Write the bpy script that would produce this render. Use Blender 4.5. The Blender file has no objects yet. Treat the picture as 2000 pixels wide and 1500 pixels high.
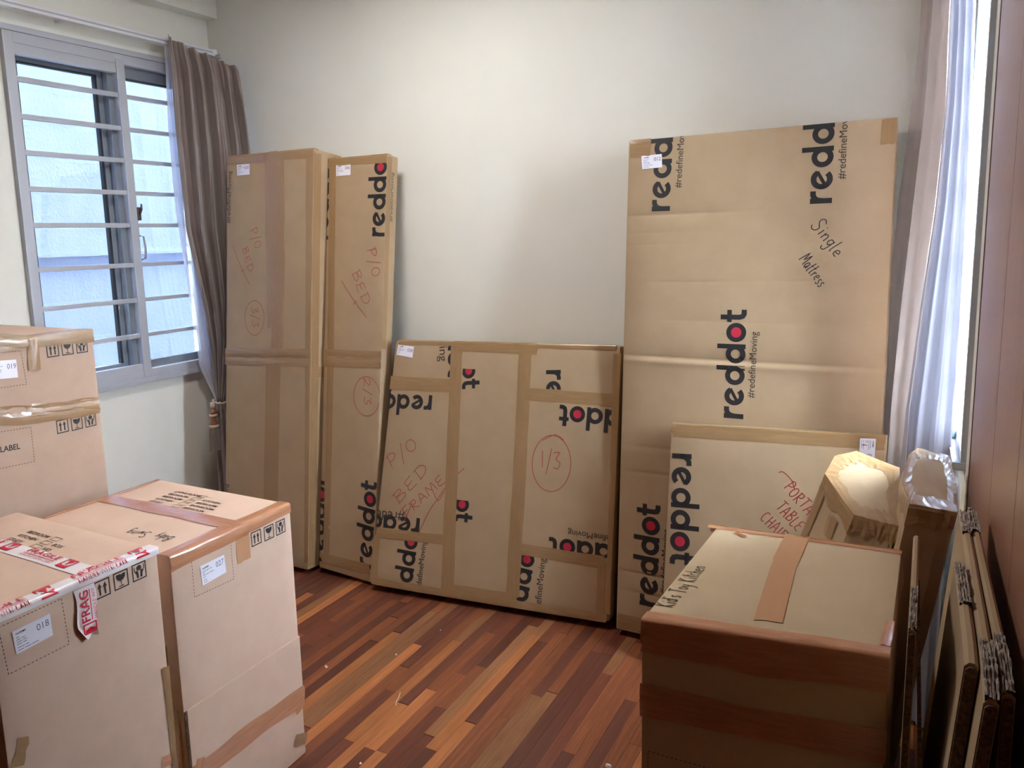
# Room with packed moving cartons, rebuilt in Blender 4.5 (metres; X right, Y into the room, Z up)
import bpy, bmesh, math, random
from math import sin, cos, pi, radians
from mathutils import Vector, Matrix
SC = bpy.context.scene
COL = SC.collection
random.seed(7)

# ------------------------------------------------------------------ camera, sky, exposure
cam_d = bpy.data.cameras.new('camera'); cam = bpy.data.objects.new('camera', cam_d); COL.objects.link(cam)
cam_d.sensor_width = 36.0; cam_d.lens = 27.0000; cam_d.clip_start = 0.02; cam_d.clip_end = 200
cam_d.shift_x = 0.03767; cam_d.shift_y = -0.03086
cam.matrix_world = Matrix(((0.869219, -0.048259, 0.492067, 0.000000), (0.493613, 0.141801, -0.858043, 0.000000), (-0.028367, 0.988718, 0.147077, 1.600000), (0.000000, 0.000000, 0.000000, 1.000000)))
SC.camera = cam
SC.view_settings.view_transform = 'Standard'; SC.view_settings.look = 'None'
SC.view_settings.gamma = 1.0; SC.view_settings.use_curve_mapping = False
SC.view_settings.exposure = 3.38
W = bpy.data.worlds.new('overcast_sky'); SC.world = W; W.use_nodes = True
bg = W.node_tree.nodes['Background']; bg.inputs[0].default_value = (0.86, 0.93, 1.0, 1); bg.inputs[1].default_value = 17.0
SC.cycles.max_bounces = 14; SC.cycles.diffuse_bounces = 9; SC.cycles.glossy_bounces = 4
SC.cycles.transmission_bounces = 6; SC.cycles.transparent_max_bounces = 12
SC.cycles.sample_clamp_indirect = 6.0; SC.cycles.caustics_reflective = False; SC.cycles.caustics_refractive = False
SC.cycles.use_denoising = True

def area(name, loc, direction, sx, sy, power, color=(1,1,1), portal=False):
    L = bpy.data.lights.new(name, 'AREA'); L.shape = 'RECTANGLE'; L.size = sx; L.size_y = sy
    L.energy = power; L.color = color
    if portal: L.cycles.is_portal = True
    o = bpy.data.objects.new(name, L); COL.objects.link(o); o.location = loc
    o.rotation_euler = Vector(direction).to_track_quat('-Z', 'Y').to_euler()
    return o
XL, XR, YB, YF, ZC = -3.4031, 0.155, 3.12, -0.35, 3.0
WZ0, WZ1 = 0.94, 2.53                      # window sill and head
WL0, WL1 = 1.98, 3.02                      # left window along Y
WR0, WR1 = 2.46, 2.80                      # right window along Y
area('left_window_portal', (XL-0.16, (WL0+WL1)/2, (WZ0+WZ1)/2), (1,0,0), WZ1-WZ0, WL1-WL0, 1, portal=True)
area('right_window_portal', (XR+0.20, (WR0+WR1)/2, (WZ0+WZ1)/2), (-1,0,0), WZ1-WZ0, WR1-WR0, 1, portal=True)
area('ceiling_lamp_light', (-1.75, 1.95, 2.93), (0,0,-1), 0.5, 0.5, 3.1, (1.0, 0.97, 0.93))  # added overhead fill light, no such lamp is seen

# ------------------------------------------------------------------ materials
def rgb(r, g, b):
    f = lambda c: ((c/255+0.055)/1.055)**2.4 if c/255 > 0.04045 else c/255/12.92
    return (f(r), f(g), f(b), 1)
def mat(name, col, rough=0.6, **kw):
    m = bpy.data.materials.new(name); m.use_nodes = True
    b = m.node_tree.nodes['Principled BSDF']
    b.inputs['Base Color'].default_value = col; b.inputs['Roughness'].default_value = rough
    for k, v in kw.items(): b.inputs[k].default_value = v
    return m
def noise_mat(name, c1, c2, scale, rough=0.7, bump=0.0, bscale=None, stretch=(1,1,1), coord='Object', detail=4, rdist=None, **kw):
    m = mat(name, c1, rough, **kw); nt = m.node_tree; N = nt.nodes; b = N['Principled BSDF']
    tc = N.new('ShaderNodeTexCoord'); mp = N.new('ShaderNodeMapping'); mp.inputs['Scale'].default_value = stretch
    nt.links.new(tc.outputs[coord], mp.inputs[0])
    n = N.new('ShaderNodeTexNoise'); n.inputs['Scale'].default_value = scale; n.inputs['Detail'].default_value = detail
    nt.links.new(mp.outputs[0], n.inputs['Vector'])
    r = N.new('ShaderNodeValToRGB'); r.color_ramp.elements[0].color = c1; r.color_ramp.elements[1].color = c2
    r.color_ramp.elements[0].position = 0.3; r.color_ramp.elements[1].position = 0.7
    nt.links.new(n.outputs['Fac'], r.inputs[0]); nt.links.new(r.outputs[0], b.inputs['Base Color'])
    if bump:
        n2 = N.new('ShaderNodeTexNoise'); n2.inputs['Scale'].default_value = bscale or scale; n2.inputs['Detail'].default_value = 3
        nt.links.new(mp.outputs[0], n2.inputs['Vector'])
        bp = N.new('ShaderNodeBump'); bp.inputs['Strength'].default_value = bump; bp.inputs['Distance'].default_value = 0.004
        nt.links.new(n2.outputs['Fac'], bp.inputs['Height']); nt.links.new(bp.outputs[0], b.inputs['Normal'])
    return m
M = {}
M['paint'] = noise_mat('cream_wall_paint', rgb(227,227,219), rgb(223,223,215), 3, 0.75, 0.05, 120)
M['ceiling'] = mat('white_ceiling_paint', rgb(236,233,224), 0.8)
M['rear'] = noise_mat('dark_brown_rear_panelling', rgb(92,60,42), rgb(80,50,36), 5, 0.5, 0.03, 30, stretch=(8,8,0.5))  # invented dark finish for unseen rear surfaces, keeps bounce light low
M['beam'] = noise_mat('cream_beam_paint', rgb(229,229,221), rgb(225,225,217), 3, 0.75, 0.05, 120)
M['kraft'] = noise_mat('kraft_cardboard', rgb(172,147,116), rgb(165,140,109), 9, 0.78, 0.10, 60, detail=6)
M['kraft_warm'] = noise_mat('plain_carton_board', rgb(213,183,162), rgb(206,176,155), 14, 0.8, 0.10, 70, detail=6)
M['kraft_mid'] = noise_mat('greyer_carton_board', rgb(188,161,142), rgb(181,154,135), 14, 0.8, 0.10, 70, detail=6)
M['kraft_pale'] = noise_mat('pale_carton_board', rgb(200,178,145), rgb(194,171,138), 7, 0.8, 0.08, 60)
M['kraft_edge'] = noise_mat('corrugated_board_edge', rgb(70,52,40), rgb(128,102,80), 160, 0.95, 0.8, 220)
M['torn'] = noise_mat('torn_grey_flute', rgb(120,105,95), rgb(205,195,188), 60, 0.95, 0.9, 120, stretch=(6,1,1))
def tape_mat(name, c1, c2, rough, alpha):
    m = noise_mat(name, c1, c2, 30, rough, 0.55, 22, stretch=(0.35,3.5,1), coord='UV', detail=2)
    b = m.node_tree.nodes['Principled BSDF']; b.inputs['Alpha'].default_value = alpha; b.inputs['Coat Weight'].default_value = 0.5
    b.inputs['Coat Roughness'].default_value = 0.06
    return m
M['tape'] = tape_mat('tan_packing_tape', rgb(172,138,98), rgb(164,130,90), 0.3, 0.78)
M['tape_pink'] = tape_mat('orange_brown_packing_tape', rgb(206,150,114), rgb(190,130,94), 0.22, 0.85)
M['tape_flat'] = mat('flat_packing_tape', rgb(190,143,105), 0.3)
M['tape_white'] = noise_mat('white_warning_tape', rgb(238,232,234), rgb(228,220,224), 8, 0.3, 0.5, 18, stretch=(1,2,1), coord='UV')
M['red'] = mat('warning_red_print', rgb(206,30,58), 0.4)
M['ink'] = mat('black_box_print', rgb(34,31,33), 0.6)
M['dot'] = mat('crimson_logo_dot', rgb(178,36,58), 0.55)
M['slog'] = mat('dark_brown_print', rgb(58,47,42), 0.6)
M['redpen'] = mat('red_marker_ink', rgb(158,58,58), 0.6)
M['blackpen'] = mat('black_marker_ink', rgb(52,47,48), 0.6)
M['dash'] = mat('dashed_print', rgb(62,50,46), 0.7)
M['label'] = mat('white_label_paper', rgb(236,234,246), 0.5)
M['labelink'] = mat('grey_label_print', rgb(112,112,140), 0.6)
M['labelblack'] = mat('dark_label_print', rgb(40,40,52), 0.6)
M['alu'] = mat('grey_powder_coated_aluminium', rgb(176,180,190), 0.42, Metallic=0.15)
M['steel'] = mat('blue_grey_painted_steel', rgb(84,100,116), 0.5)  # grey aluminium of the stile, coloured darker to offset the window glare
M['alu_dark'] = mat('dark_grey_sash_aluminium', rgb(124,130,140), 0.4, Metallic=0.2)
M['gasket'] = mat('black_rubber_gasket', rgb(28,32,38), 0.6)
M['rail'] = mat('white_painted_rail', rgb(222,224,230), 0.35)
M['chrome'] = mat('worn_silver_metal', rgb(190,196,205), 0.25, Metallic=0.7)
M['bronze'] = mat('dull_bronze_latch', rgb(92,84,86), 0.4, Metallic=0.5)
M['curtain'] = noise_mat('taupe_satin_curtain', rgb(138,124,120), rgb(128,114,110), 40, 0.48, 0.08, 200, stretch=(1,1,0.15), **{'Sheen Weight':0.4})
M['wardrobe'] = noise_mat('reddish_brown_veneer', rgb(156,113,92), rgb(140,98,78), 6, 0.34, 0.03, 30, stretch=(14,14,0.6))
M['wardrobe_edge'] = mat('dark_brown_edging', rgb(98,60,48), 0.35)
M['copper'] = mat('copper_satin_cord', rgb(140,88,62), 0.35)
M['cream_cord'] = mat('cream_cord', rgb(196,184,172), 0.7)
M['fringe'] = noise_mat('grey_beige_fringe', rgb(150,140,132), rgb(120,110,104), 60, 0.8, 0.6, 150, stretch=(3,3,0.2))
M['scrap'] = mat('white_foam_scrap', rgb(240,238,235), 0.7)
M['concrete'] = noise_mat('blue_white_rendered_wall', rgb(134,142,164), rgb(126,135,158), 5, 0.9, 0.5, 55)
M['facade'] = mat('grey_white_facade_paint', rgb(200,204,210), 0.9)  # for the added sky-blocking front beyond the left window
M['ground'] = mat('grey_paving', rgb(150,150,148), 0.9)
M['slit'] = mat('unlit_board_inside', rgb(110,82,60), 0.9)
def sheer_mat(name, dc, tc_, thin):
    m = bpy.data.materials.new(name); m.use_nodes = True; nt = m.node_tree; N = nt.nodes
    for n in list(N): N.remove(n)
    out = N.new('ShaderNodeOutputMaterial'); d = N.new('ShaderNodeBsdfDiffuse'); t = N.new('ShaderNodeBsdfTranslucent'); tr = N.new('ShaderNodeBsdfTransparent')
    d.inputs[0].default_value = dc; t.inputs[0].default_value = tc_
    a = N.new('ShaderNodeMixShader'); a.inputs[0].default_value = 0.5; b = N.new('ShaderNodeMixShader'); b.inputs[0].default_value = thin
    nt.links.new(d.outputs[0], a.inputs[1]); nt.links.new(t.outputs[0], a.inputs[2]); nt.links.new(a.outputs[0], b.inputs[1]); nt.links.new(tr.outputs[0], b.inputs[2])
    nt.links.new(b.outputs[0], out.inputs[0]); return m
M['sheer'] = sheer_mat('white_sheer_voile', rgb(190,186,196), rgb(66,66,74), 0.012)
M['sheer_white'] = sheer_mat('white_sheer_lining', rgb(236,234,238), rgb(236,236,240), 0.2)
M['curtain_lit'] = sheer_mat('taupe_light_passing_curtain', rgb(205,192,188), rgb(206,192,188), 0.0)  # lit copy of the taupe cloth, window light put into its paler colour
def glass_mat():
    m = bpy.data.materials.new('clear_window_glass'); m.use_nodes = True; nt = m.node_tree; N = nt.nodes
    for n in list(N): N.remove(n)
    out = N.new('ShaderNodeOutputMaterial'); g = N.new('ShaderNodeBsdfGlossy'); tr = N.new('ShaderNodeBsdfTransparent'); mx = N.new('ShaderNodeMixShader')
    g.inputs['Roughness'].default_value = 0.02; tr.inputs[0].default_value = (0.93, 0.97, 1.0, 1); mx.inputs[0].default_value = 0.06
    nt.links.new(tr.outputs[0], mx.inputs[1]); nt.links.new(g.outputs[0], mx.inputs[2]); nt.links.new(mx.outputs[0], out.inputs[0]); return m
M['glass'] = glass_mat()
def wood_mat(name, c1, c2, c3):
    m = mat(name, c1, 0.34); nt = m.node_tree; N = nt.nodes; b = N['Principled BSDF']; b.inputs['Coat Weight'].default_value = 0.12; b.inputs['Coat Roughness'].default_value = 0.25
    tc = N.new('ShaderNodeTexCoord'); oi = N.new('ShaderNodeObjectInfo'); add = N.new('ShaderNodeVectorMath'); add.operation = 'ADD'
    mp = N.new('ShaderNodeMapping'); mp.inputs['Scale'].default_value = (70, 3.2, 1)
    ml = N.new('ShaderNodeVectorMath'); ml.operation = 'SCALE'; ml.inputs[0].default_value = (3, 17, 5)
    nt.links.new(oi.outputs['Random'], ml.inputs['Scale']); nt.links.new(tc.outputs['Object'], add.inputs[0]); nt.links.new(ml.outputs[0], add.inputs[1])
    nt.links.new(add.outputs[0], mp.inputs[0])
    n = N.new('ShaderNodeTexNoise'); n.inputs['Scale'].default_value = 1.6; n.inputs['Detail'].default_value = 6; n.inputs['Roughness'].default_value = 0.65; n.inputs['Distortion'].default_value = 0.6
    nt.links.new(mp.outputs[0], n.inputs['Vector'])
    r = N.new('ShaderNodeValToRGB'); e = r.color_ramp.elements; e[0].color = c1; e[0].position = 0.3; e[1].color = c3; e[1].position = 0.72
    q = r.color_ramp.elements.new(0.5); q.color = c2
    hs = N.new('ShaderNodeHueSaturation'); mr = N.new('ShaderNodeMapRange'); mr.inputs[3].default_value = 0.86; mr.inputs[4].default_value = 1.16
    nt.links.new(oi.outputs['Random'], mr.inputs[0]); nt.links.new(mr.outputs[0], hs.inputs['Value'])
    nt.links.new(n.outputs['Fac'], r.inputs[0]); nt.links.new(r.outputs[0], hs.inputs['Color']); nt.links.new(hs.outputs[0], b.inputs['Base Color'])
    return m
WOOD = [wood_mat('dark_merbau', rgb(78,42,32), rgb(90,49,37), rgb(104,58,44)),
        wood_mat('red_merbau', rgb(90,47,34), rgb(106,57,41), rgb(122,69,50)),
        wood_mat('mid_merbau', rgb(104,58,36), rgb(122,69,43), rgb(142,84,52)),
        wood_mat('orange_merbau', rgb(146,88,50), rgb(166,102,60), rgb(180,118,72)),
        wood_mat('tan_merbau', rgb(112,72,46), rgb(130,86,56), rgb(148,104,70))]

# ------------------------------------------------------------------ helpers: objects
def root(name, loc, label, cat, group=None):
    o = bpy.data.objects.new(name, None); COL.objects.link(o); o.location = loc; o.empty_display_size = 0.05
    o['label'] = label; o['category'] = cat
    if group: o['group'] = group
    return o
def world_loc(o):
    v = Vector((0,0,0))
    while o is not None: v += Vector(o.location); o = o.parent
    return v
def link(name, verts, faces, mats, parent=None, loc=None, midx=None, smooth=False, uvs=None):
    """one mesh object; verts in world metres, stored relative to loc / the parent's base"""
    me = bpy.data.meshes.new(name)
    base = world_loc(parent) if parent is not None else Vector(loc or (0,0,0))
    me.from_pydata([tuple(Vector(v)-base) for v in verts], [], faces)
    for m in (mats if isinstance(mats, (list, tuple)) else [mats]): me.materials.append(m)
    if midx: me.polygons.foreach_set('material_index', midx)
    if smooth: me.polygons.foreach_set('use_smooth', [True]*len(me.polygons))
    if uvs:
        l = me.uv_layers.new(name='UVMap')
        for lp in me.loops: l.data[lp.index].uv = uvs[lp.vertex_index]
    me.update()
    o = bpy.data.objects.new(name, me); COL.objects.link(o)
    if parent is not None: o.parent = parent
    else: o.location = base
    return o
def from_bm(name, bm, mats, parent=None, loc=None, smooth=False):
    bmesh.ops.recalc_face_normals(bm, faces=bm.faces)
    bm.verts.index_update()
    o = link(name, [v.co.copy() for v in bm.verts], [[v.index for v in f.verts] for f in bm.faces], mats, parent, loc, [f.material_index for f in bm.faces], smooth)
    bm.free(); return o
def structure(o): o['kind'] = 'structure'; return o
def boxbm(bm, x0, x1, y0, y1, z0, z1, bevel=0.0, mi=0):
    vs = [bm.verts.new(p) for p in ((x0,y0,z0),(x1,y0,z0),(x1,y1,z0),(x0,y1,z0),(x0,y0,z1),(x1,y0,z1),(x1,y1,z1),(x0,y1,z1))]
    fs = [bm.faces.new([vs[i] for i in q]) for q in ((0,3,2,1),(4,5,6,7),(0,1,5,4),(1,2,6,5),(2,3,7,6),(3,0,4,7))]
    for f in fs: f.material_index = mi
    if bevel:
        es = {e for f in fs for e in f.edges}
        bmesh.ops.bevel(bm, geom=list(es), offset=bevel, segments=2, affect='EDGES', profile=0.7)
    return bm
def box(name, x0, x1, y0, y1, z0, z1, m, parent=None, bevel=0.0, loc=None):
    return from_bm(name, boxbm(bmesh.new(), x0, x1, y0, y1, z0, z1, bevel), m, parent, loc)
def tube(name, pts, rad, m, parent=None, n=10, loc=None, caps=True):
    pts = [Vector(p) for p in pts]; rs = rad if isinstance(rad, (list, tuple)) else [rad]*len(pts)
    V, Fc = [], []
    for i, p in enumerate(pts):
        t = (pts[min(i+1, len(pts)-1)] - pts[max(i-1, 0)]).normalized()
        a = t.orthogonal().normalized(); b = t.cross(a)
        for k in range(n): V.append(p + (a*cos(2*pi*k/n) + b*sin(2*pi*k/n))*rs[i])
    for i in range(len(pts)-1):
        for k in range(n): Fc.append([i*n+k, i*n+(k+1)%n, (i+1)*n+(k+1)%n, (i+1)*n+k])
    if caps: Fc += [list(range(n))[::-1], [(len(pts)-1)*n+k for k in range(n)]]
    return link(name, V, Fc, m, parent, loc, smooth=True)

# ------------------------------------------------------------------ helpers: carton faces and what lies on them
class Face:
    """four corners (seen from outside: bottom left, bottom right, top right, top left); s, t in metres from bottom left"""
    def __init__(self, bl, br, tr, tl, bulge=0.0, dents=()):
        self.c = [Vector(p) for p in (bl, br, tr, tl)]; c = self.c
        self.W = ((c[1]-c[0]).length + (c[2]-c[3]).length)/2; self.H = ((c[3]-c[0]).length + (c[2]-c[1]).length)/2
        self.n = ((c[1]-c[0]) + (c[2]-c[3])).cross((c[3]-c[0]) + (c[2]-c[1])).normalized()
        self.bulge = bulge; self.dents = dents
    def P(self, u, v, e=0.0):
        c = self.c; p = c[0]*(1-u)*(1-v) + c[1]*u*(1-v) + c[2]*u*v + c[3]*(1-u)*v
        return p + self.n*(e + self.bump(u, v))
    def bump(self, u, v):
        u = min(max(u, 0), 1); v = min(max(v, 0), 1)
        h = self.bulge*(max(0, 16*u*(1-u)*v*(1-v)))**0.6
        k = min(1, min(u, 1-u)*25, min(v, 1-v)*25)
        for d in self.dents:      # (v at left, v at right, half width in metres, depth, u0, u1)
            if d[4] <= u <= d[5]:
                x = (v - (d[0] + (d[1]-d[0])*u))*self.H/d[2]
                if abs(x) < 3: h -= k*d[3]*math.exp(-x*x)
        return h
    def st(self, s, t, e=0.0007): return self.P(s/self.W, t/self.H, e)

def carton_faces(q, back, bulge=0.0, dents=()):
    """q: front BL BR TR TL, back: the same four corners of the rear side"""
    bl, br, tr, tl = q; Bl, Br, Tr, Tl = back
    return dict(front=Face(bl, br, tr, tl, bulge, dents), back=Face(Br, Bl, Tl, Tr), right=Face(br, Br, Tr, tr, bulge*0.4),
                left=Face(Bl, bl, tl, Tl, bulge*0.4), top=Face(tl, tr, Tr, Tl, bulge*0.5), bottom=Face(Bl, Br, br, bl))
def body(name, F, m, parent, nu=8, nv=12, nw=3, bev=0.006, extra_v=()):
    bm = bmesh.new()
    us = [i/nu for i in range(nu+1)]; ws = [i/nw for i in range(nw+1)]
    vs = sorted(set([round(i/nv, 4) for i in range(nv+1)] + [round(x, 4) for x in extra_v if 0 < x < 1]))
    for k, (a, b) in dict(front=(us, vs), back=(us, vs), right=(ws, vs), left=(ws, vs), top=(us, ws), bottom=(us, ws)).items():
        f = F[k]; g = [[bm.verts.new(f.P(u, v)) for v in b] for u in a]
        for i in range(len(a)-1):
            for j in range(len(b)-1): bm.faces.new((g[i][j], g[i+1][j], g[i+1][j+1], g[i][j+1]))
    bmesh.ops.remove_doubles(bm, verts=bm.verts, dist=0.0004)
    bmesh.ops.recalc_face_normals(bm, faces=bm.faces)
    es = [e for e in bm.edges if len(e.link_faces) == 2 and e.calc_face_angle(0) > radians(50)]
    bmesh.ops.bevel(bm, geom=es, offset=bev, segments=2, affect='EDGES', profile=0.6)
    o = from_bm(name, bm, m, parent)
    for p in o.data.polygons: p.use_smooth = True
    try: o.data.set_sharp_from_angle(angle=radians(40))
    except Exception: pass
    return o

# 2-D shapes: (verts, faces, material index per face)
def sh_add(S, T, mi=0):
    n = len(S[0]); S[0].extend(T[0]); S[1].extend([[i+n for i in f] for f in T[1]]); S[2].extend([mi]*len(T[1]))
def new_shape(): return ([], [], [])
def stroke(pts, w, closed=False):
    """thick polyline in 2-D"""
    P = [Vector((p[0], p[1])) for p in pts]; n = len(P); V = []; Fc = []
    for i in range(n):
        a = P[(i-1) % n] if (closed or i > 0) else None; b = P[(i+1) % n] if (closed or i < n-1) else None
        d1 = (P[i]-a).normalized() if a is not None and (P[i]-a).length > 1e-9 else None
        d2 = (b-P[i]).normalized() if b is not None and (b-P[i]).length > 1e-9 else None
        d1 = d1 or d2 or Vector((1, 0)); d2 = d2 or d1
        t = (d1+d2); t = t.normalized() if t.length > 1e-6 else d2
        nn = Vector((-t.y, t.x)); c = max(0.45, nn.dot(Vector((-d2.y, d2.x))))
        V += [tuple(P[i]+nn*(w/2/c)), tuple(P[i]-nn*(w/2/c))]
    for i in range(n if closed else n-1):
        j = (i+1) % n; Fc.append([2*i+1, 2*j+1, 2*j, 2*i])
    return (V, Fc)
def arc(cx, cy, r, a0, a1, n=20, ry=None):
    return [(cx+r*cos(radians(a0+(a1-a0)*i/n)), cy+(ry or r)*sin(radians(a0+(a1-a0)*i/n))) for i in range(n+1)]
def disc(cx, cy, r, n=28): return ([(cx+r*cos(2*pi*i/n), cy+r*sin(2*pi*i/n)) for i in range(n)], [list(range(n))])
def poly(pts): return (list(pts), [list(range(len(pts)))])

def logo_shape():
    S = new_shape(); T = 0.26
    sh_add(S, stroke([(0.13, 0), (0.13, 1.0)], T)); sh_add(S, stroke([(0.13, 0.42), (0.17, 0.66), (0.28, 0.81), (0.44, 0.87), (0.62, 0.87)], T))
    x = 0.70; sh_add(S, stroke(arc(x+0.5, 0.5, 0.37, 28, 318, 26), T)); sh_add(S, stroke([(x+0.5-0.33*cos(0.5), 0.5-0.33*sin(0.5)), (x+0.5+0.43*cos(0.5), 0.5+0.43*sin(0.5))], T*0.62))
    for x in (1.78, 2.92):
        sh_add(S, stroke(arc(x+0.5, 0.5, 0.37, 0, 360, 28)[:-1], T, True)); sh_add(S, stroke([(x+0.90, 0), (x+0.90, 1.45)], T*0.95))
    x = 4.06; sh_add(S, stroke(arc(x+0.5, 0.5, 0.385, 0, 360, 28)[:-1], T*0.92, True)); sh_add(S, disc(x+0.5, 0.5, 0.27), 1)
    x = 5.10; sh_add(S, stroke([(x+0.26, 1.32), (x+0.26, 0.36), (x+0.31, 0.2), (x+0.43, 0.13), (x+0.66, 0.13)], T)); sh_add(S, stroke([(x+0.0, 0.87), (x+0.64, 0.87)], T*0.9))
    return S
LOGO = logo_shape(); LOGO_LEN = 5.76
_txt = {}
def text_shape(s, bold=0.0):
    """mesh of the built-in font, cap height about 0.73 per unit of size; starts at x = 0"""
    k = (s, bold)
    if k not in _txt:
        cu = bpy.data.curves.new('t', 'FONT'); cu.body = s; cu.size = 1; cu.offset = bold; cu.resolution_u = 3
        ob = bpy.data.objects.new('t', cu); COL.objects.link(ob)
        dg = bpy.context.evaluated_depsgraph_get(); me = bpy.data.meshes.new_from_object(ob.evaluated_get(dg))
        V = [(v.co.x, v.co.y) for v in me.vertices]; Fc = [list(p.vertices) for p in me.polygons]
        bpy.data.objects.remove(ob); bpy.data.curves.remove(cu); bpy.data.meshes.remove(me)
        x0 = min(v[0] for v in V); x1 = max(v[0] for v in V)
        _txt[k] = ([(x-x0, y) for x, y in V], Fc, [0]*len(Fc), x1-x0)
    return _txt[k]
def place(S, scale, ang, off, ux=0.0, sx=None):
    c, s = cos(ang), sin(ang); sx = sx or scale
    return ([(off[0]+((x-ux)*sx)*c-(y*scale)*s, off[1]+((x-ux)*sx)*s+(y*scale)*c) for x, y in S[0]], S[1], S[2])
def decal(name, f, S, mats, parent, clip=None, e=0.0008, grid=None, uv=None):
    """lay a flat 2-D shape (metres on the face) on a carton face, clipped to (s0, s1, t0, t1)"""
    bm = bmesh.new(); vs = [bm.verts.new((x, y, 0)) for x, y in S[0]]
    for q, mi in zip(S[1], S[2]):
        try: bm.faces.new([vs[i] for i in q]).material_index = mi
        except ValueError: pass
    c = clip or (0.001, f.W-0.001, 0.001, f.H-0.001)
    if clip and clip[0] > -1: c = (max(c[0], 0.001), min(c[1], f.W-0.001), max(c[2], 0.001), min(c[3], f.H-0.001))
    for co, no in (((c[0],0,0),(-1,0,0)), ((c[1],0,0),(1,0,0)), ((0,c[2],0),(0,-1,0)), ((0,c[3],0),(0,1,0))):
        bmesh.ops.bisect_plane(bm, geom=bm.verts[:]+bm.edges[:]+bm.faces[:], plane_co=co, plane_no=no, clear_outer=True)
    if not bm.faces: bm.free(); return None
    if grid is None: grid = 0.05 if (f.bulge or f.dents) else 0
    if grid:
        for ax in (0, 1):
            lo = min(v.co[ax] for v in bm.verts); hi = max(v.co[ax] for v in bm.verts); k = math.floor(lo/grid)+1
            while k*grid < hi:
                p = [0,0,0]; p[ax] = k*grid; n = [0,0,0]; n[ax] = 1
                bmesh.ops.bisect_plane(bm, geom=bm.verts[:]+bm.edges[:]+bm.faces[:], plane_co=p, plane_no=n); k += 1
    bm.verts.index_update()
    V = [f.st(v.co.x, v.co.y, e) for v in bm.verts]; Fc = [[v.index for v in q.verts] for q in bm.faces]; mi = [q.material_index for q in bm.faces]
    bm.free(); return link(name, V, Fc, mats, parent, midx=mi)
def ang_of(a, b): return math.atan2(b[1]-a[1], b[0]-a[0])
def logo(f, parent, a, b, ua=0.0, ub=LOGO_LEN, xh=None, clip=None):
    """brand mark whose baseline runs from unit ua at a to unit ub at b"""
    d = math.dist(a, b)/(ub-ua) if xh is None else xh
    return decal('printed_logo', f, place(LOGO, d, ang_of(a, b), a, ua), [M['ink'], M['dot']], parent, clip)
def slogan(f, parent, a, b, text='#redefineMoving', size=None, end=False, clip=None):
    S = text_shape(text); sc = size or math.dist(a, b)/S[3]
    return decal('printed_slogan', f, place(S, sc, ang_of(a, b), b if end else a, S[3] if end else 0), M['slog'], parent, clip)
def tape(f, parent, pts, w=0.052, m='tape', wob=0.0, name='packing_tape', e=0.0012, seg=0.02):
    """strip of tape along a polyline (metres on the face); ends ragged, edges slightly wavy"""
    P = [Vector(p) for p in pts]; L = [0]
    for i in range(len(P)-1): L.append(L[-1]+(P[i+1]-P[i]).length)
    n = max(4, int(L[-1]/seg)); V, Fc, U = [], [], []; rows = 4; rng = random.Random(int(L[-1]*1e4)+len(parent.name)*31+int(P[0].x*1e3))
    ph = rng.random()*9
    for i in range(n+1):
        d = L[-1]*i/n; k = max(j for j in range(len(L)) if L[j] <= d+1e-9); k = min(k, len(P)-2)
        t = (P[k+1]-P[k]).normalized(); p = P[k]+t*(d-L[k]); nn = Vector((-t.y, t.x))
        for r in range(rows+1):
            y = (r/rows-0.5)*w*(1+wob*sin(d*31+ph)*0.07) + wob*w*0.03*sin(d*17+ph*2)
            dd = (rng.random()-0.5)*0.006 if i in (0, n) else 0
            q = p + nn*y + t*dd
            q.x = min(max(q.x, -0.002), f.W+0.002); q.y = min(max(q.y, -0.002), f.H+0.002)
            h = e + wob*0.0012*(1+sin(d*57+r*2.1+ph))*(1 if 0 < r < rows else 0)
            V.append(f.st(q.x, q.y, h)); U.append((d, y))
    for i in range(n):
        for r in range(rows): a = i*(rows+1)+r; Fc.append([a, a+rows+1, a+rows+2, a+1])
    o = link(name, V, Fc, M[m], parent, smooth=True, uvs=U)
    return o
def tape_over(fa, ta, fb, tb, parent, s0, s1, m='tape_pink', name='edge_tape', wob=0.6, side=None, reverse=False):
    """tape folded over the edge between face fa (its top edge) and face fb (its bottom edge): ta down fa, tb up fb"""
    n = max(6, int((s1-s0)/0.018)); V, Fc, U = [], [], []; rng = random.Random(int(ta*1e4)+int(s1*1e3)); ph = rng.random()*9
    prof = [(-1, 1.0), (-1, 0.66), (-1, 0.33), (-1, 0.06), (1, 0.06), (1, 0.33), (1, 0.66), (1, 1.0)]
    for i in range(n+1):
        s = s0+(s1-s0)*i/n
        for j, (sg, k) in enumerate(prof):
            edge = (1+wob*0.07*sin(s*23+ph+sg)) if k == 1.0 else 1
            h = 0.0014 + wob*0.0016*(0.5+0.5*sin(s*41+j*1.7+ph))*(1 if 0.1 < k < 0.9 else 0)
            if sg < 0: V.append(fa.st(s, fa.H-ta*k*edge, h))
            else: V.append(fb.st(s*fb.W/fa.W, tb*k*edge, h))
            U.append((s, -ta*k if sg < 0 else tb*k))
    r = len(prof)
    for i in range(n):
        for j in range(r-1): a = i*r+j; Fc.append([a, a+r, a+r+1, a+1])
    return link(name, V, Fc, M[m], parent, smooth=True, uvs=U)
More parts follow.
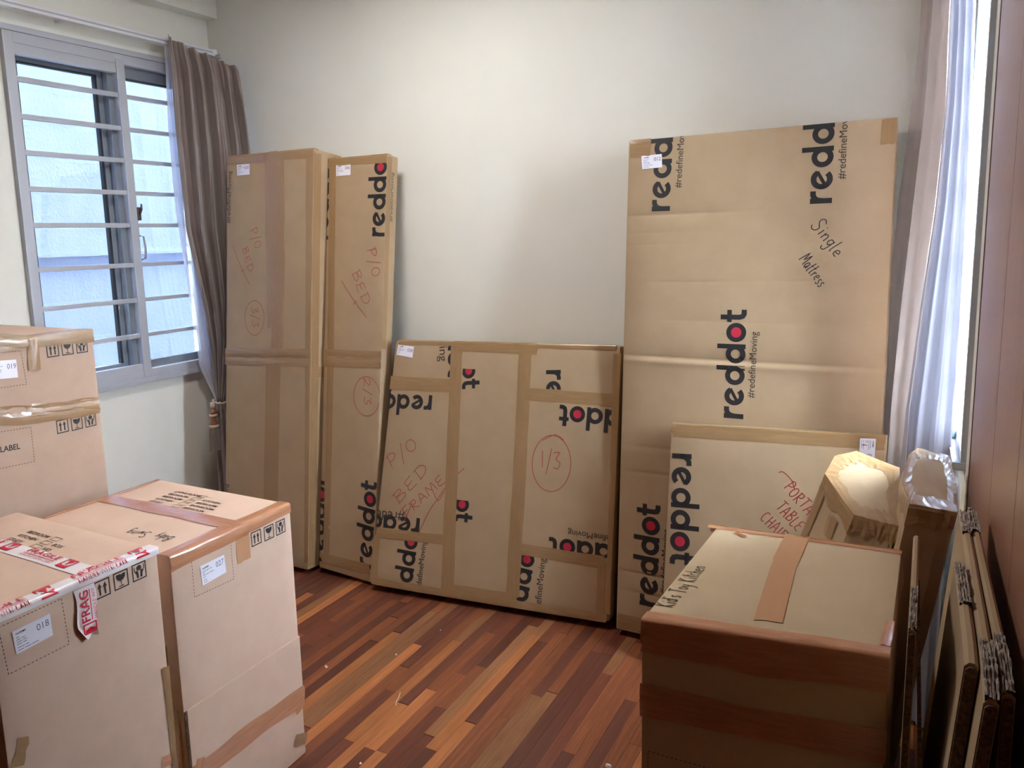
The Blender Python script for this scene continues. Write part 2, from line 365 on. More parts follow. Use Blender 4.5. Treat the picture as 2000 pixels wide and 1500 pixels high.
def shipping_label(f, parent, q, num, ang=None, e=0.0015):
    """white paper label: q = tl, tr, br, bl on the face; prints are sub-parts"""
    tl, tr, br, bl = [Vector(p) for p in q]; S = new_shape(); sh_add(S, poly([tuple(bl), tuple(br), tuple(tr), tuple(tl)]))
    o = decal('shipping_label', f, S, M['label'], parent, e=e)
    w = ((tr-tl).length+(br-bl).length)/2; h = ((tl-bl).length+(tr-br).length)/2; ag = ang_of(bl, br); off = tuple(bl)
    full = (-9, 99, -9, 99)
    T = text_shape(num); S = place(T, 0.30*h/0.73, ag, tuple(bl+(br-bl)*0.62+(tl-bl)*0.52), 0, 0.33*w/T[3])
    decal('label_number', f, S, M['labelink'], o, full, e+0.0006)
    S = new_shape(); sh_add(S, place(LOGO, w*0.26/LOGO_LEN, 0, (w*0.07, h*0.80))[:2])
    decal('label_logo', f, (place(S, 1, ag, off)[0], S[1], S[2]), M['labelblack'], o, full, e+0.0006)
    S = new_shape(); rng = random.Random(int(num))
    for i, y in enumerate((0.68, 0.58, 0.48, 0.38, 0.24, 0.12)):
        x = 0.06
        for _ in range(rng.choice((1, 2, 3))):
            l = 0.07+0.12*rng.random(); sh_add(S, poly([(x*w, (y-0.014)*h), ((x+l)*w, (y-0.014)*h), ((x+l)*w, (y+0.014)*h), (x*w, (y+0.014)*h)])); x += l+0.025
    decal('label_text_lines', f, (place(S, 1, ag, off)[0], S[1], S[2]), M['labelink'], o, full, e+0.0006)
    return o
def dashed(f, parent, pts, w=0.0016, dash=0.005, closed=True):
    S = new_shape(); P = list(pts)+([pts[0]] if closed else [])
    for a, b in zip(P, P[1:]):
        a, b = Vector(a), Vector(b); n = int((b-a).length/(dash*1.7))
        for i in range(n):
            p = a+(b-a)*(i/n); q = p+(b-a).normalized()*dash; sh_add(S, stroke([p, q], w))
    return decal('dashed_outline', f, S, M['dash'], parent)
def symbol(kind):
    S = new_shape(); sh_add(S, stroke([(0.04,0.04),(0.96,0.04),(0.96,0.96),(0.04,0.96)], 0.075, True))
    if kind == 0:
        for x in (0.33, 0.67): sh_add(S, stroke([(x,0.16),(x,0.62)], 0.11)); sh_add(S, poly([(x-0.13,0.58),(x+0.13,0.58),(x,0.84)]))
    elif kind == 1:
        sh_add(S, poly([(0.18,0.84),(0.22,0.62),(0.36,0.48),(0.5,0.45),(0.64,0.48),(0.78,0.62),(0.82,0.84),(0.6,0.84),(0.54,0.78),(0.47,0.84)]))
        sh_add(S, stroke([(0.5,0.46),(0.5,0.17)], 0.05)); sh_add(S, stroke([(0.32,0.155),(0.68,0.155)], 0.055))
    else:
        for k in (1, -1):
            sx = lambda x: 0.5+k*(x-0.5)
            sh_add(S, stroke([(sx(0.16),0.84),(sx(0.17),0.6),(sx(0.26),0.5)], 0.06)); sh_add(S, stroke([(sx(0.25),0.54),(sx(0.36),0.4),(sx(0.38),0.14)], 0.15)); sh_add(S, stroke([(sx(0.34),0.44),(sx(0.41),0.55)], 0.07))
        sh_add(S, poly([(0.5,0.88),(0.66,0.80),(0.66,0.62),(0.5,0.55),(0.34,0.62),(0.34,0.80)]))
    return S
def symbols(f, parent, bls, w=0.0392, h=0.043, clip=None):
    for k, p in enumerate(bls):
        S = symbol(k); decal('handling_symbol', f, ([(p[0]+x*w, p[1]+y*h) for x, y in S[0]], S[1], S[2]), M['ink'], parent, clip)
GLY = {
 'P': (0.6, [[(0.1,0),(0.16,1)],[(0.02,0.9),(0.35,1.05),(0.58,0.8),(0.42,0.52),(0.14,0.45)]]), '/': (0.4, [[(0.0,-0.35),(0.4,1.2)]]),
 'O': (0.6, [arc(0.3,0.5,0.26,80,440,14,0.46)]), 'B': (0.6, [[(0.08,0),(0.1,1)],[(0.0,0.95),(0.4,0.98),(0.45,0.7),(0.12,0.55),(0.5,0.42),(0.48,0.08),(0.02,0.0)]]),
 'E': (0.55, [[(0.5,0.98),(0.1,0.9),(0.12,0.5),(0.42,0.56)],[(0.12,0.5),(0.05,0.08),(0.5,0.0)]]), 'D': (0.65, [[(0.1,0),(0.12,0.95)],[(0.0,0.95),(0.4,0.95),(0.6,0.55),(0.42,0.1),(0.05,0.0)]]),
 'F': (0.55, [[(0.1,-0.1),(0.14,0.95)],[(0.0,0.95),(0.55,1.05)],[(0.12,0.5),(0.42,0.55)]]), 'R': (0.6, [[(0.1,0),(0.12,1)],[(0.0,0.95),(0.45,0.98),(0.45,0.62),(0.12,0.5),(0.55,0.0)]]),
 'A': (0.6, [[(0.0,0),(0.28,1),(0.56,0)],[(0.1,0.38),(0.5,0.4)]]), 'M': (0.75, [[(0.0,0),(0.12,1),(0.36,0.35),(0.58,1),(0.7,0)]]), 'T': (0.6, [[(0.0,0.96),(0.6,1.0)],[(0.3,0.98),(0.26,0)]]),
 'L': (0.5, [[(0.1,1),(0.08,0.02),(0.48,0.06)]]), 'C': (0.6, [arc(0.32,0.5,0.27,55,310,12,0.48)]), 'H': (0.6, [[(0.08,0),(0.1,1)],[(0.5,0),(0.52,1)],[(0.08,0.5),(0.52,0.55)]]), 'I': (0.25, [[(0.12,0),(0.12,0.95)]]),
 '1': (0.3, [[(0.15,0),(0.15,1)]]), '2': (0.55, [[(0.05,0.8),(0.25,1.0),(0.45,0.8),(0.3,0.45),(0.02,0.05),(0.2,0.1),(0.55,0.02)]]), '3': (0.5, [[(0.02,0.95),(0.45,0.98),(0.2,0.58),(0.48,0.35),(0.3,0.0),(0.0,0.1)]]),
 'S': (0.6, [[(0.55,0.9),(0.3,1.05),(0.1,0.85),(0.2,0.6),(0.48,0.4),(0.45,0.1),(0.2,-0.02),(0.0,0.15)]]), 'i': (0.22, [[(0.1,0.5),(0.1,0)],[(0.11,0.72),(0.13,0.78)]]),
 'n': (0.42, [[(0.04,0.5),(0.06,0)],[(0.06,0.3),(0.2,0.5),(0.34,0.4),(0.36,0)]]), 'g': (0.42, [[(0.36,0.45),(0.15,0.5),(0.05,0.25),(0.2,0.05),(0.36,0.3),(0.36,0.5),(0.34,-0.3),(0.12,-0.42),(0.02,-0.25)]]),
 'l': (0.22, [[(0.1,1.0),(0.08,0.1),(0.18,0)]]), 'e': (0.42, [[(0.04,0.25),(0.34,0.32),(0.24,0.5),(0.06,0.38),(0.08,0.08),(0.36,0.05)]]), 'a': (0.42, [[(0.34,0.48),(0.12,0.5),(0.04,0.2),(0.2,0.0),(0.34,0.25),(0.34,0.5),(0.4,0.0)]]),
 't': (0.3, [[(0.16,0.95),(0.12,0.1),(0.26,0.02)],[(0.0,0.58),(0.3,0.62)]]), 'r': (0.34, [[(0.05,0.5),(0.08,0)],[(0.08,0.3),(0.2,0.48),(0.32,0.46)]]), 's': (0.34, [[(0.3,0.46),(0.12,0.5),(0.08,0.34),(0.28,0.18),(0.2,0.0),(0.0,0.06)]]),
 'K': (0.6, [[(0.1,0),(0.12,1)],[(0.52,0.98),(0.12,0.45),(0.56,0.0)]]), 'd': (0.42, [[(0.34,0.42),(0.12,0.5),(0.04,0.2),(0.2,0.0),(0.34,0.2),(0.36,1.0),(0.38,0.0)]]), "'": (0.15, [[(0.08,1.0),(0.06,0.82)]]),
 'o': (0.4, [arc(0.2,0.25,0.17,90,450,10,0.25)]), 'y': (0.4, [[(0.04,0.5),(0.1,0.15),(0.32,0.2)],[(0.36,0.5),(0.28,-0.2),(0.08,-0.42)]]), 'c': (0.36, [arc(0.2,0.25,0.17,60,300,8,0.25)]), 'h': (0.42, [[(0.06,1),(0.06,0)],[(0.06,0.3),(0.2,0.5),(0.34,0.4),(0.36,0)]]),
 'k': (0.4, [[(0.06,1),(0.06,0)],[(0.34,0.5),(0.08,0.22),(0.36,0)]]), 'b': (0.42, [[(0.06,1),(0.07,0.02),(0.3,0.05),(0.36,0.32),(0.2,0.48),(0.06,0.3)]]), 'w': (0.5, [[(0.02,0.5),(0.12,0),(0.24,0.38),(0.36,0),(0.48,0.5)]]), ' ': (0.35, [])}
def smooth_line(pts, k=3):
    if len(pts) < 3: return pts
    P = [Vector(p) for p in pts]; out = []
    for i in range(len(P)-1):
        p0, p1, p2, p3 = P[max(i-1,0)], P[i], P[i+1], P[min(i+2,len(P)-1)]
        for j in range(k):
            t = j/k; out.append(0.5*((2*p1)+(p2-p0)*t+(2*p0-5*p1+4*p2-p3)*t*t+(3*p1-p0-3*p2+p3)*t*t*t))
    return [tuple(p) for p in out]+[tuple(P[-1])]
def writing(f, parent, lines, w, m='redpen', marks=(), name='handwriting', clip=None):
    """lines: (text, start, end, letter height); marks: free polylines, all in metres on the face; one mesh per note"""
    S = new_shape(); rng = random.Random(len(lines)*7+len(marks))
    for text, a, b, h in lines:
        tot = sum(GLY[c][0]+0.12 for c in text); k = math.dist(a, b)/tot; ag = ang_of(a, b); x = 0
        for c in text:
            gw, st = GLY[c]; j = rng.uniform(-0.06, 0.06)
            for s in st:
                P = [((x+p[0])*k, (p[1]+j)*h) for p in smooth_line(s)]
                Q = [(a[0]+px*cos(ag)-py*sin(ag), a[1]+px*sin(ag)+py*cos(ag)) for px, py in P]; sh_add(S, stroke(Q, w))
            x += gw+0.12
    for s in marks: sh_add(S, stroke(smooth_line(s), w))
    return decal(name, f, S, M[m], parent, clip)
def ellipse(c, rx, ry, n=26, turn=1.06):
    return [(c[0]+rx*cos(pi/2+2*pi*turn*i/n)*(1+0.05*i/n), c[1]+ry*sin(pi/2+2*pi*turn*i/n)) for i in range(n+1)]

# ------------------------------------------------------------------ the room
def wall_with_hole(name, x0, x1, y0, y1, z0, z1, hy0, hy1, hz0, hz1, m):
    bm = bmesh.new()
    for a in ((y0, hy0, z0, z1), (hy1, y1, z0, z1), (hy0, hy1, z0, hz0), (hy0, hy1, hz1, z1)): boxbm(bm, x0, x1, a[0], a[1], a[2], a[3])
    return structure(from_bm(name, bm, m))
floor = structure(box('floor', XL-0.16, XR+0.2, YF-0.12, YB+0.12, -0.16, -0.012, M['kraft_edge']))
structure(box('ceiling', XL-0.16, XR+0.2, YF-0.12, YB+0.12, ZC, ZC+0.12, M['ceiling']))
structure(box('wall_back', XL-0.16, XR+0.2, YB, YB+0.12, -0.012, ZC, M['paint']))
structure(box('wall_front', XL-0.16, XR+0.2, YF-0.12, YF, -0.012, ZC, M['rear']))  # unseen wall, given a dark finish to hold back bounced light
structure(box('trim_2', XL, -0.75, YF, 0.33, -0.012, ZC, M['rear']))  # added partition out of view, stops light bouncing from the left rear
wall_with_hole('wall_left', XL-0.16, XL, YF, YB, -0.012, ZC, WL0+0.02, WL1-0.02, WZ0+0.02, WZ1-0.02, M['paint'])
wall_with_hole('wall_right', XR, XR+0.2, 2.272, YB, -0.012, ZC, WR0+0.01, WR1-0.01, WZ0+0.01, WZ1-0.01, M['paint'])
structure(box('trim_1', XL, XL+0.083, YF, YB, 2.806, ZC, M['beam']))
structure(box('exterior_wall', XL-1.55, XL-1.35, -9, 12, -1.0, 9.0, M['concrete']))
g = structure(box('exterior_wall_groove', XL-1.352, XL-1.335, -9, 12, 1.555, 1.575, M['concrete']))
bm = bmesh.new()
for a in ((YF-9, YF-0.12, -1.0, 9.0), (YB+0.12, YB+9, -1.0, 9.0), (YF-0.12, YB+0.12, ZC+0.12, 9.0), (YF-0.12, YB+0.12, -1.0, -0.16)): boxbm(bm, XL-0.16, XL+0.1, *a)
structure(from_bm('exterior_facade', bm, M['facade']))  # added unseen front that shuts skylight out of the gap by the window
structure(box('exterior_ground', -30, 30, -30, 30, -1.3, -1.0, M['ground']))

# floor strips: the ones in view are each an object, the rest one joined part
PW = 0.0436; X0 = -1.016 - 60*PW
vis = []; rest = bmesh.new(); cnt = 0
fixed = {60: [(0.9, 1.873, 3), (1.877, 2.62, 0)], 49: [(0.8, 2.005, 3), (2.009, 2.75, 0)], 59: [(1.0, 1.66, 0), (1.664, 2.3, 4), (2.304, 2.9, 2)],
         43: [(1.0, 1.45, 1), (1.454, 1.715, 1), (1.719, 2.62, 4)], 44: [(1.1, 1.75, 1), (1.754, 2.9, 4)], 46: [(0.9, 2.2, 2), (2.204, 2.9, 0)], 42: [(0.9, 2.4, 3), (2.404, 2.9, 0)],
         41: [(0.9, 2.3, 0), (2.304, 2.9, 2)], 40: [(0.9, 2.5, 2), (2.504, 2.9, 1)], 55: [(1.0, 2.02, 3), (2.024, 2.6, 0)], 56: [(0.9, 2.7, 2)], 53: [(1.0, 1.9, 1), (1.904, 2.7, 4)]}
rng = random.Random(3)
i0 = math.floor((XL-X0)/PW); i1 = math.ceil((XR-X0)/PW)
for i in range(i0, i1+1):
    xa = max(X0+i*PW+0.0004, XL); xb = min(X0+(i+1)*PW-0.0004, XR)
    if xb-xa < 0.004: continue
    segs = []; y = YF+rng.uniform(0, 0.3)-0.3
    fx = fixed.get(i, [])
    if fx:
        while y < fx[0][0]-0.005:
            l = rng.uniform(0.35, 0.8); segs.append((y, min(y+l, fx[0][0]-0.0008)-0.0008, rng.choice((0,1,1,2,3)))); y += l
        segs += fx; y = fx[-1][1]+0.0008
    while y < YB:
        l = rng.uniform(0.28, 0.85); segs.append((y, y+l-0.0008, rng.choice((0,0,1,1,1,2,2,3,4)))); y += l
    for ya, yb, t in segs:
        ya, yb = max(ya, YF), min(yb, YB)
        if yb-ya < 0.01: continue
        if -2.65 < (xa+xb)/2 < -0.28 and yb > 1.25 and ya < 2.95 and cnt < 295:
            vis.append((xa, xb, ya, yb, t)); cnt += 1
        else: boxbm(rest, xa, xb, ya, yb, -0.012, rng.uniform(-0.0004, 0), mi=t)
o = from_bm('floor_planks_outside_view', rest, WOOD, floor); o['kind'] = 'stuff'
for xa, xb, ya, yb, t in vis: box('floor_plank', xa, xb, ya, yb, -0.012, rng.uniform(-0.0005, 0), WOOD[t], floor)

# ------------------------------------------------------------------ left window
XF = XL+0.03                                                       # room face of the frame
w1 = bpy.data.objects.new('window_1', None); COL.objects.link(w1); w1.location = (XL, WL0, WZ0); structure(w1)
YM0, YM1 = 2.5106, 2.5555
bm = bmesh.new()
boxbm(bm, XL-0.10, XF, WL0, WL0+0.045, WZ0, WZ1, 0.003); boxbm(bm, XL-0.10, XF, WL1-0.045, WL1, WZ0, WZ1, 0.003)
boxbm(bm, XL-0.10, XF, WL0+0.045, WL1-0.045, WZ1-0.05, WZ1, 0.003); boxbm(bm, XL-0.10, XF, WL0+0.045, WL1-0.045, WZ0, WZ0+0.045, 0.003)
from_bm('window_frame', bm, M['alu'], w1)
box('sill_ledge', XL+0.001, XF+0.012, WL0-0.01, WL1+0.01, WZ0-0.022, WZ0+0.002, M['alu'], w1, 0.003)
box('head_trim', XL+0.001, XF+0.008, WL0-0.01, WL1+0.01, WZ1-0.004, WZ1+0.022, M['alu'], w1, 0.003)
box('mullion', XL-0.03, XF+0.004, YM0, YM1, WZ0+0.01, WZ1-0.03, M['alu'], w1, 0.004)
bm = bmesh.new(); boxbm(bm, XL-0.005, XF-0.003, WL0+0.04, YM0+0.01, WZ1-0.095, WZ1-0.05, 0.002); boxbm(bm, XL-0.005, XF-0.003, WL0+0.04, YM0+0.01, WZ0+0.04, WZ0+0.075, 0.002); from_bm('grille_rail', bm, M['alu'], w1)
for z in [2.333, 2.177, 2.024, 1.869, 1.711, 1.515, 1.339, 1.160]:
    box('grille_bar', XL+0.004, XF-0.004, WL0+0.04, YM0+0.004, z-0.011, z+0.011, M['alu'], w1, 0.003)
    box('grille_bar', XL+0.000, XF-0.010, YM1-0.004, WL1-0.04, z-0.010, z+0.010, M['alu'], w1, 0.003)
def sash(x, ya, yb, stile, parent, rst=0.05):
    bm = bmesh.new(); z0, z1 = WZ0+0.04, WZ1-0.045
    boxbm(bm, x-0.018, x+0.018, ya, ya+stile, z0, z1, 0.002); boxbm(bm, x-0.018, x+0.018, yb-rst, yb, z0, z1, 0.002)
    boxbm(bm, x-0.018, x+0.018, ya+stile, yb-rst, z0, z0+0.045, 0.002); boxbm(bm, x-0.018, x+0.018, ya+stile, yb-rst, z1-0.06, z1, 0.002)
    s = from_bm('sliding_sash', bm, M['alu_dark'], parent)
    bm = bmesh.new()
    for a in ((ya+stile, ya+stile+0.008, z0+0.045, z1-0.06), (yb-rst-0.012, yb-rst, z0+0.045, z1-0.06), (ya+stile, yb-rst, z1-0.068, z1-0.06)): boxbm(bm, x-0.006, x+0.016, *a)
    from_bm('rubber_gasket', bm, M['gasket'], s)
    box('window_pane', x-0.004, x+0.002, ya+stile, yb-rst, z0+0.04, z1-0.05, M['glass'], s)
    return s
sash(XL-0.062, WL0+0.03, YM0+0.045, 0.055, w1, YM0+0.045-2.4545)
sash(XL-0.022, YM0-0.03, WL1-0.03, 0.05, w1)
bm = bmesh.new(); boxbm(bm, XL-0.0435, XL-0.040, 2.4545+0.040, 2.4545+0.052, WZ0+0.05, WZ1-0.05); boxbm(bm, XL-0.0435, XL-0.040, 2.4545+0.062, 2.4545+0.067, WZ0+0.05, WZ1-0.05); from_bm('sash_track_strip', bm, M['gasket'], w1)
h = tube('sash_handle', [(XF-0.006, YM1+0.004, 1.66), (XF+0.016, YM1+0.012, 1.655), (XF+0.022, YM1+0.014, 1.60), (XF+0.016, YM1+0.012, 1.545), (XF-0.006, YM1+0.004, 1.54)], 0.0055, M['alu'], w1)
l = box('window_latch', XF-0.004, XF+0.010, YM1-0.004, YM1+0.016, 1.735, 1.80, M['bronze'], w1, 0.004)
tube('latch_lever', [(XF+0.006, YM1+0.006, 1.765), (XF+0.020, YM1+0.012, 1.79), (XF+0.024, YM1+0.010, 1.815)], [0.008, 0.006, 0.004], M['bronze'], l)

# ------------------------------------------------------------------ right window
XG = 0.141
w2 = bpy.data.objects.new('window_2', None); COL.objects.link(w2); w2.location = (XR, WR0, WZ0); structure(w2)
bm = bmesh.new()
boxbm(bm, XG, XR+0.12, WR0, WR0+0.03, WZ0, WZ1, 0.002); boxbm(bm, XG-0.004, XR+0.12, WR1-0.03, WR1, WZ0, WZ1, 0.002)
boxbm(bm, XG, XR+0.12, WR0+0.03, WR1-0.03, WZ1-0.05, WZ1, 0.002); boxbm(bm, XG, XR+0.12, WR0+0.03, WR1-0.03, WZ0, WZ0+0.03, 0.002)
from_bm('window_frame', bm, M['alu'], w2)
box('sill_ledge', XG-0.020, XR+0.02, WR0-0.004, WR1, WZ0-0.018, WZ0+0.004, M['alu'], w2, 0.002)
st = box('lock_stile', 0.126, 0.152, WR1-0.07, WR1-0.034, WZ0+0.01, WZ1-0.03, M['steel'], w2, 0.002)
YS = WR1-0.072; XC = 0.138
lk = box('lock_plate', XC-0.013, XC+0.014, YS-0.004, YS+0.001, 1.735, 1.815, M['chrome'], st, 0.003)
tube('lock_cylinder', [(XC, YS-0.002, 1.772), (XC, YS-0.010, 1.772), (XC, YS-0.012, 1.772)], [0.010, 0.010, 0.006], M['chrome'], st, 16)
for dz in (1.748, 1.806): tube('lock_screw', [(XC-0.002, YS-0.003, dz), (XC-0.002, YS-0.007, dz)], 0.004, M['chrome'], st, 10)
for z in [2.333, 2.177, 2.024, 1.869, 1.711, 1.515, 1.339, 1.160]: box('grille_bar', XR+0.015, XR+0.030, WR0+0.02, WR1-0.02, z-0.010, z+0.010, M['alu'], w2, 0.003)
bm = bmesh.new(); z0, z1 = WZ0+0.04, WZ1-0.05
for a in ((WR0+0.02, WR0+0.055, z0, z1), (WR1-0.055, WR1-0.02, z0, z1), (WR0+0.02, WR1-0.02, z0, z0+0.04), (WR0+0.02, WR1-0.02, z1-0.04, z1)): boxbm(bm, XR+0.065, XR+0.095, *a, 0.002)
sw = from_bm('sliding_sash', bm, M['alu_dark'], w2)
box('window_pane', XR+0.078, XR+0.083, WR0+0.05, WR1-0.05, z0+0.035, z1-0.035, M['glass'], sw)

# ------------------------------------------------------------------ wardrobe along the right wall
wd = root('wardrobe', (0.1, 2.27, 0), 'reddish brown veneered wardrobe front running along the right edge of the room', 'wardrobe')
box('carcass', 0.1585, XR+0.195, YF+0.001, 2.268, 0.0, 2.995, M['wardrobe_edge'], wd)
ys = [2.255, 1.715, 1.355, 0.85, 0.3, -0.32]
for a, b in zip(ys, ys[1:]): box('wardrobe_door', 0.1500, 0.158, b+0.0015, a-0.0015, 0.05, 2.99, M['wardrobe'], wd, 0.0015)
box('edge_moulding', 0.1485, 0.158, 2.256, 2.270, 0.0, 2.99, M['wardrobe_edge'], wd, 0.003)

# ------------------------------------------------------------------ curtains
def lerp_tab(tab, z):
    if z >= tab[0][0]: return Vector(tab[0][1:])
    for a, b in zip(tab, tab[1:]):
        if a[0] >= z >= b[0]:
            k = (a[0]-z)/(a[0]-b[0]); return Vector(a[1:])*(1-k)+Vector(b[1:])*k
    return Vector(tab[-1][1:])
def drape(name, left, right, z_top_l, z_top_r, z_bot, folds, amp, m, parent, nz=60, nu=150, seed=1, pleat=0.0, normal=None, phase=0.0):
    """cloth between a left and a right border line (tables of z, x, y), with folds that run down it"""
    rg = random.Random(seed); ph = [rg.uniform(0, 6) for _ in range(6)]; V, Fc = [], []
    for j in range(nz+1):
        k = j/nz
        for i in range(nu+1):
            u = i/nu; zt = z_top_l+(z_top_r-z_top_l)*u; z = zt+(z_bot-zt)*k
            a, b = lerp_tab(left, z), lerp_tab(right, z); d = b-a; w = d.length
            nn = Vector(normal) if normal else Vector((d.y, -d.x)).normalized()
            A = amp*min(1.0, 0.35+w*2.2)
            x = u*folds*2*pi+phase; f = sin(x+0.5*sin(ph[0]+x*0.37)+0.8*k*sin(ph[1]+u*5))
            f = (abs(f)**0.7)*(1 if f > 0 else -1)
            f2 = 0.35*sin(2.3*x+ph[2]+2*k)
            if pleat and k < 0.10: f = f*(0.4+0.6*k/0.10)+pleat*max(0, cos(x*1.0))**6
            p = a+d*(u+0.012*sin(x+ph[3])) + nn*(A*(f+f2*0.5))
            V.append((p.x, p.y, z))
    for j in range(nz):
        for i in range(nu): q = j*(nu+1)+i; Fc.append([q, q+1, q+nu+2, q+nu+1])
    o = link(name, V, Fc, m, parent, smooth=True)
    if m.name.startswith('taupe_satin'):
        md = o.modifiers.new('cloth_thickness', 'SOLIDIFY'); md.thickness = 0.002
    return o
RAILX, RZ = -3.3131, 2.6190
ra = root('curtain_rail', (RAILX, 2.9, RZ), 'white metal curtain rail fixed above the left window', 'curtain rail')
box('rail_track', RAILX-0.022, RAILX+0.010, 0.3, 3.06, RZ-0.016, RZ+0.016, M['rail'], ra, 0.003)
box('rail_groove', RAILX+0.0101, RAILX+0.0125, 0.3, 3.055, RZ-0.003, RZ+0.003, M['alu'], ra)
box('rail_end_cap', RAILX-0.024, RAILX+0.013, 3.055, 3.085, RZ-0.019, RZ+0.019, M['rail'], ra, 0.003)
for y in (1.2, 2.25, 2.95): box('wall_bracket', XL+0.001, RAILX-0.02, y-0.012, y+0.012, RZ-0.010, RZ+0.012, M['rail'], ra, 0.002)
for k in range(3): tube('curtain_hook', [(RAILX+0.03+0.012*k, 3.06, RZ-0.015), (RAILX+0.036+0.012*k, 3.05, RZ-0.03), (RAILX+0.04+0.012*k, 3.06, RZ-0.04)], 0.003, M['chrome'], ra, 6)
cl = root('curtain', (RAILX+0.03, 2.95, 0), 'taupe curtain with white sheer gathered to a tassel beside the left window', 'curtain')
CLl = [(2.6035, -3.2831, 2.7436), (2.4433, -3.2831, 2.7514), (2.1940, -3.2831, 2.7473), (1.6820, -3.2831, 2.7648), (1.2761, -3.2831, 2.8439), (0.9944, -3.2831, 2.8751), (0.7704, -3.2231, 2.8413)]
CLr = [(2.62, -3.163, 3.02), (2.50, -3.123, 3.05), (2.1, -3.093, 3.06), (1.5, -3.103, 3.03), (1.1, -3.133, 3.0), (0.772, -3.173, 2.861)]
SHl = [(2.5501, -3.3281, 2.7649), (2.1981, -3.3281, 2.7468), (1.8140, -3.3281, 2.7480), (1.1691, -3.3281, 2.8037), (0.9439, -3.3281, 2.8221), (0.8356, -3.3281, 2.8744), (0.7713, -3.2331, 2.8327)]
SHr = [(2.5620, -3.3131, 2.8416), (2.2083, -3.3131, 2.8569), (1.8159, -3.3131, 2.8633), (1.1545, -3.3131, 2.9358), (0.9271, -3.3131, 2.9312), (0.8248, -3.3131, 2.9393), (0.7693, -3.2031, 2.8550)]
TX, TY = -3.2031, 2.8411
tz = 0.7721
drape('main_drape', CLl, CLr, RZ+0.02, RZ-0.10, tz, 5.3, 0.034, M['curtain'], cl, nz=70, nu=220, seed=4, pleat=0.5)
drape('sheer_drape', SHl, SHr, RZ-0.01, RZ-0.02, tz+0.0, 4, 0.010, M['sheer_white'], cl, nz=50, nu=80, seed=9)
drape('lower_drape', [(tz, TX-0.028, TY-0.010), (0.55, TX-0.045, TY-0.015), (0.01, TX-0.06, TY-0.02)], [(tz, TX+0.03, TY+0.012), (0.55, TX+0.05, TY+0.03), (0.01, TX+0.07, TY+0.04)], tz, tz, 0.02, 3, 0.013, M['curtain'], cl, nz=30, nu=60, seed=2)
tt = root('tassel_tieback', (TX, TY-0.05, tz), 'copper and cream rope tieback with fringed tassel on the left curtain', 'tieback')
ring = [(TX+0.045*cos(a), TY+0.042*sin(a), tz+0.006*sin(2*a)) for a in [2*pi*i/24 for i in range(25)]]
tube('rope_loop', ring, 0.0065, M['cream_cord'], tt, 8)
def lathe(name, prof, x, y, m, parent, n=20):
    return tube(name, [(x, y, z) for r, z in prof], [r for r, z in prof], m, parent, n)
tx, ty = TX+0.016, TY-0.075
lathe('tassel_knot', [(0.010, tz+0.01), (0.014, tz-0.01), (0.009, tz-0.03)], tx, ty, M['cream_cord'], tt)
lathe('tassel_neck', [(0.010, tz-0.025), (0.016, tz-0.045), (0.018, tz-0.055)], tx, ty, M['copper'], tt)
lathe('cream_band', [(0.018, tz-0.054), (0.022, tz-0.061), (0.018, tz-0.070)], tx, ty, M['cream_cord'], tt)
lathe('tassel_body', [(0.017, tz-0.069), (0.012, tz-0.085), (0.020, tz-0.105), (0.023, tz-0.112)], tx, ty, M['copper'], tt)
lathe('cream_collar', [(0.022, tz-0.110), (0.027, tz-0.119), (0.025, tz-0.130)], tx, ty, M['cream_cord'], tt)
fr = []
bm = bmesh.new()
for k in range(26):
    a = 2*pi*k/26; p0 = Vector((tx+0.022*cos(a), ty+0.022*sin(a), tz-0.128)); p1 = Vector((tx+0.029*cos(a), ty+0.029*sin(a), tz-0.245-0.012*random.random()))
    r = 0.0032; vs = []
    for p in (p0, p1):
        for q in ((1,0),(0,1),(-1,0),(0,-1)): vs.append(bm.verts.new(p+Vector((q[0]*r, q[1]*r, 0))))
    for q in range(4): bm.faces.new((vs[q], vs[(q+1)%4], vs[4+(q+1)%4], vs[4+q]))
    bm.faces.new(vs[4:])
o = from_bm('tassel_fringe', bm, M['fringe'], tt); o['kind'] = 'stuff'
cr = root('curtain', (0.06, 3.0, 0), 'taupe curtain with white sheer hanging in front of the right window', 'curtain')
CRl = [(2.4310, -0.0049, 3.0800), (2.2387, -0.0040, 3.0800), (2.0103, -0.0164, 3.0800), (1.6719, -0.0428, 3.0800), (1.3169, -0.0577, 3.0800), (0.9462, -0.0669, 3.0800), (0.5595, -0.0730, 3.0800)]
CRr = [(2.3091, 0.0709, 2.6800), (2.1443, 0.0725, 2.6800), (1.9471, 0.0782, 2.6800), (1.6578, 0.0682, 2.6800), (1.3555, 0.0446, 2.6800), (1.0382, 0.0239, 2.6800), (0.7076, 0.0189, 2.6800)]
SRl = [(2.3172, 0.0565, 2.7000), (2.1499, 0.0630, 2.7000), (1.9513, 0.0635, 2.7000), (1.6589, 0.0531, 2.7000), (1.3534, 0.0288, 2.7000), (1.0325, 0.0061, 2.7000), (0.6965, -0.0093, 2.7000)]
SRr = [(2.2852, 0.1123, 2.6200), (2.1254, 0.1155, 2.6200), (1.8653, 0.1218, 2.6200), (1.5387, 0.1267, 2.6200), (1.2128, 0.1284, 2.6200), (1.0133, 0.1265, 2.6200), (0.7443, 0.1253, 2.6200)]
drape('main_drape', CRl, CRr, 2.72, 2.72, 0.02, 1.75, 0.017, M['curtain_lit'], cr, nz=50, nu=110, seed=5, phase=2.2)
drape('sheer_drape', SRl, SRr, 2.70, 2.70, 0.02, 3.0, 0.010, M['sheer'], cr, nz=50, nu=80, seed=8)
rb = root('curtain_rail', (0.10, 2.95, 2.74), 'white curtain rail above the right window, out of the picture', 'curtain rail')
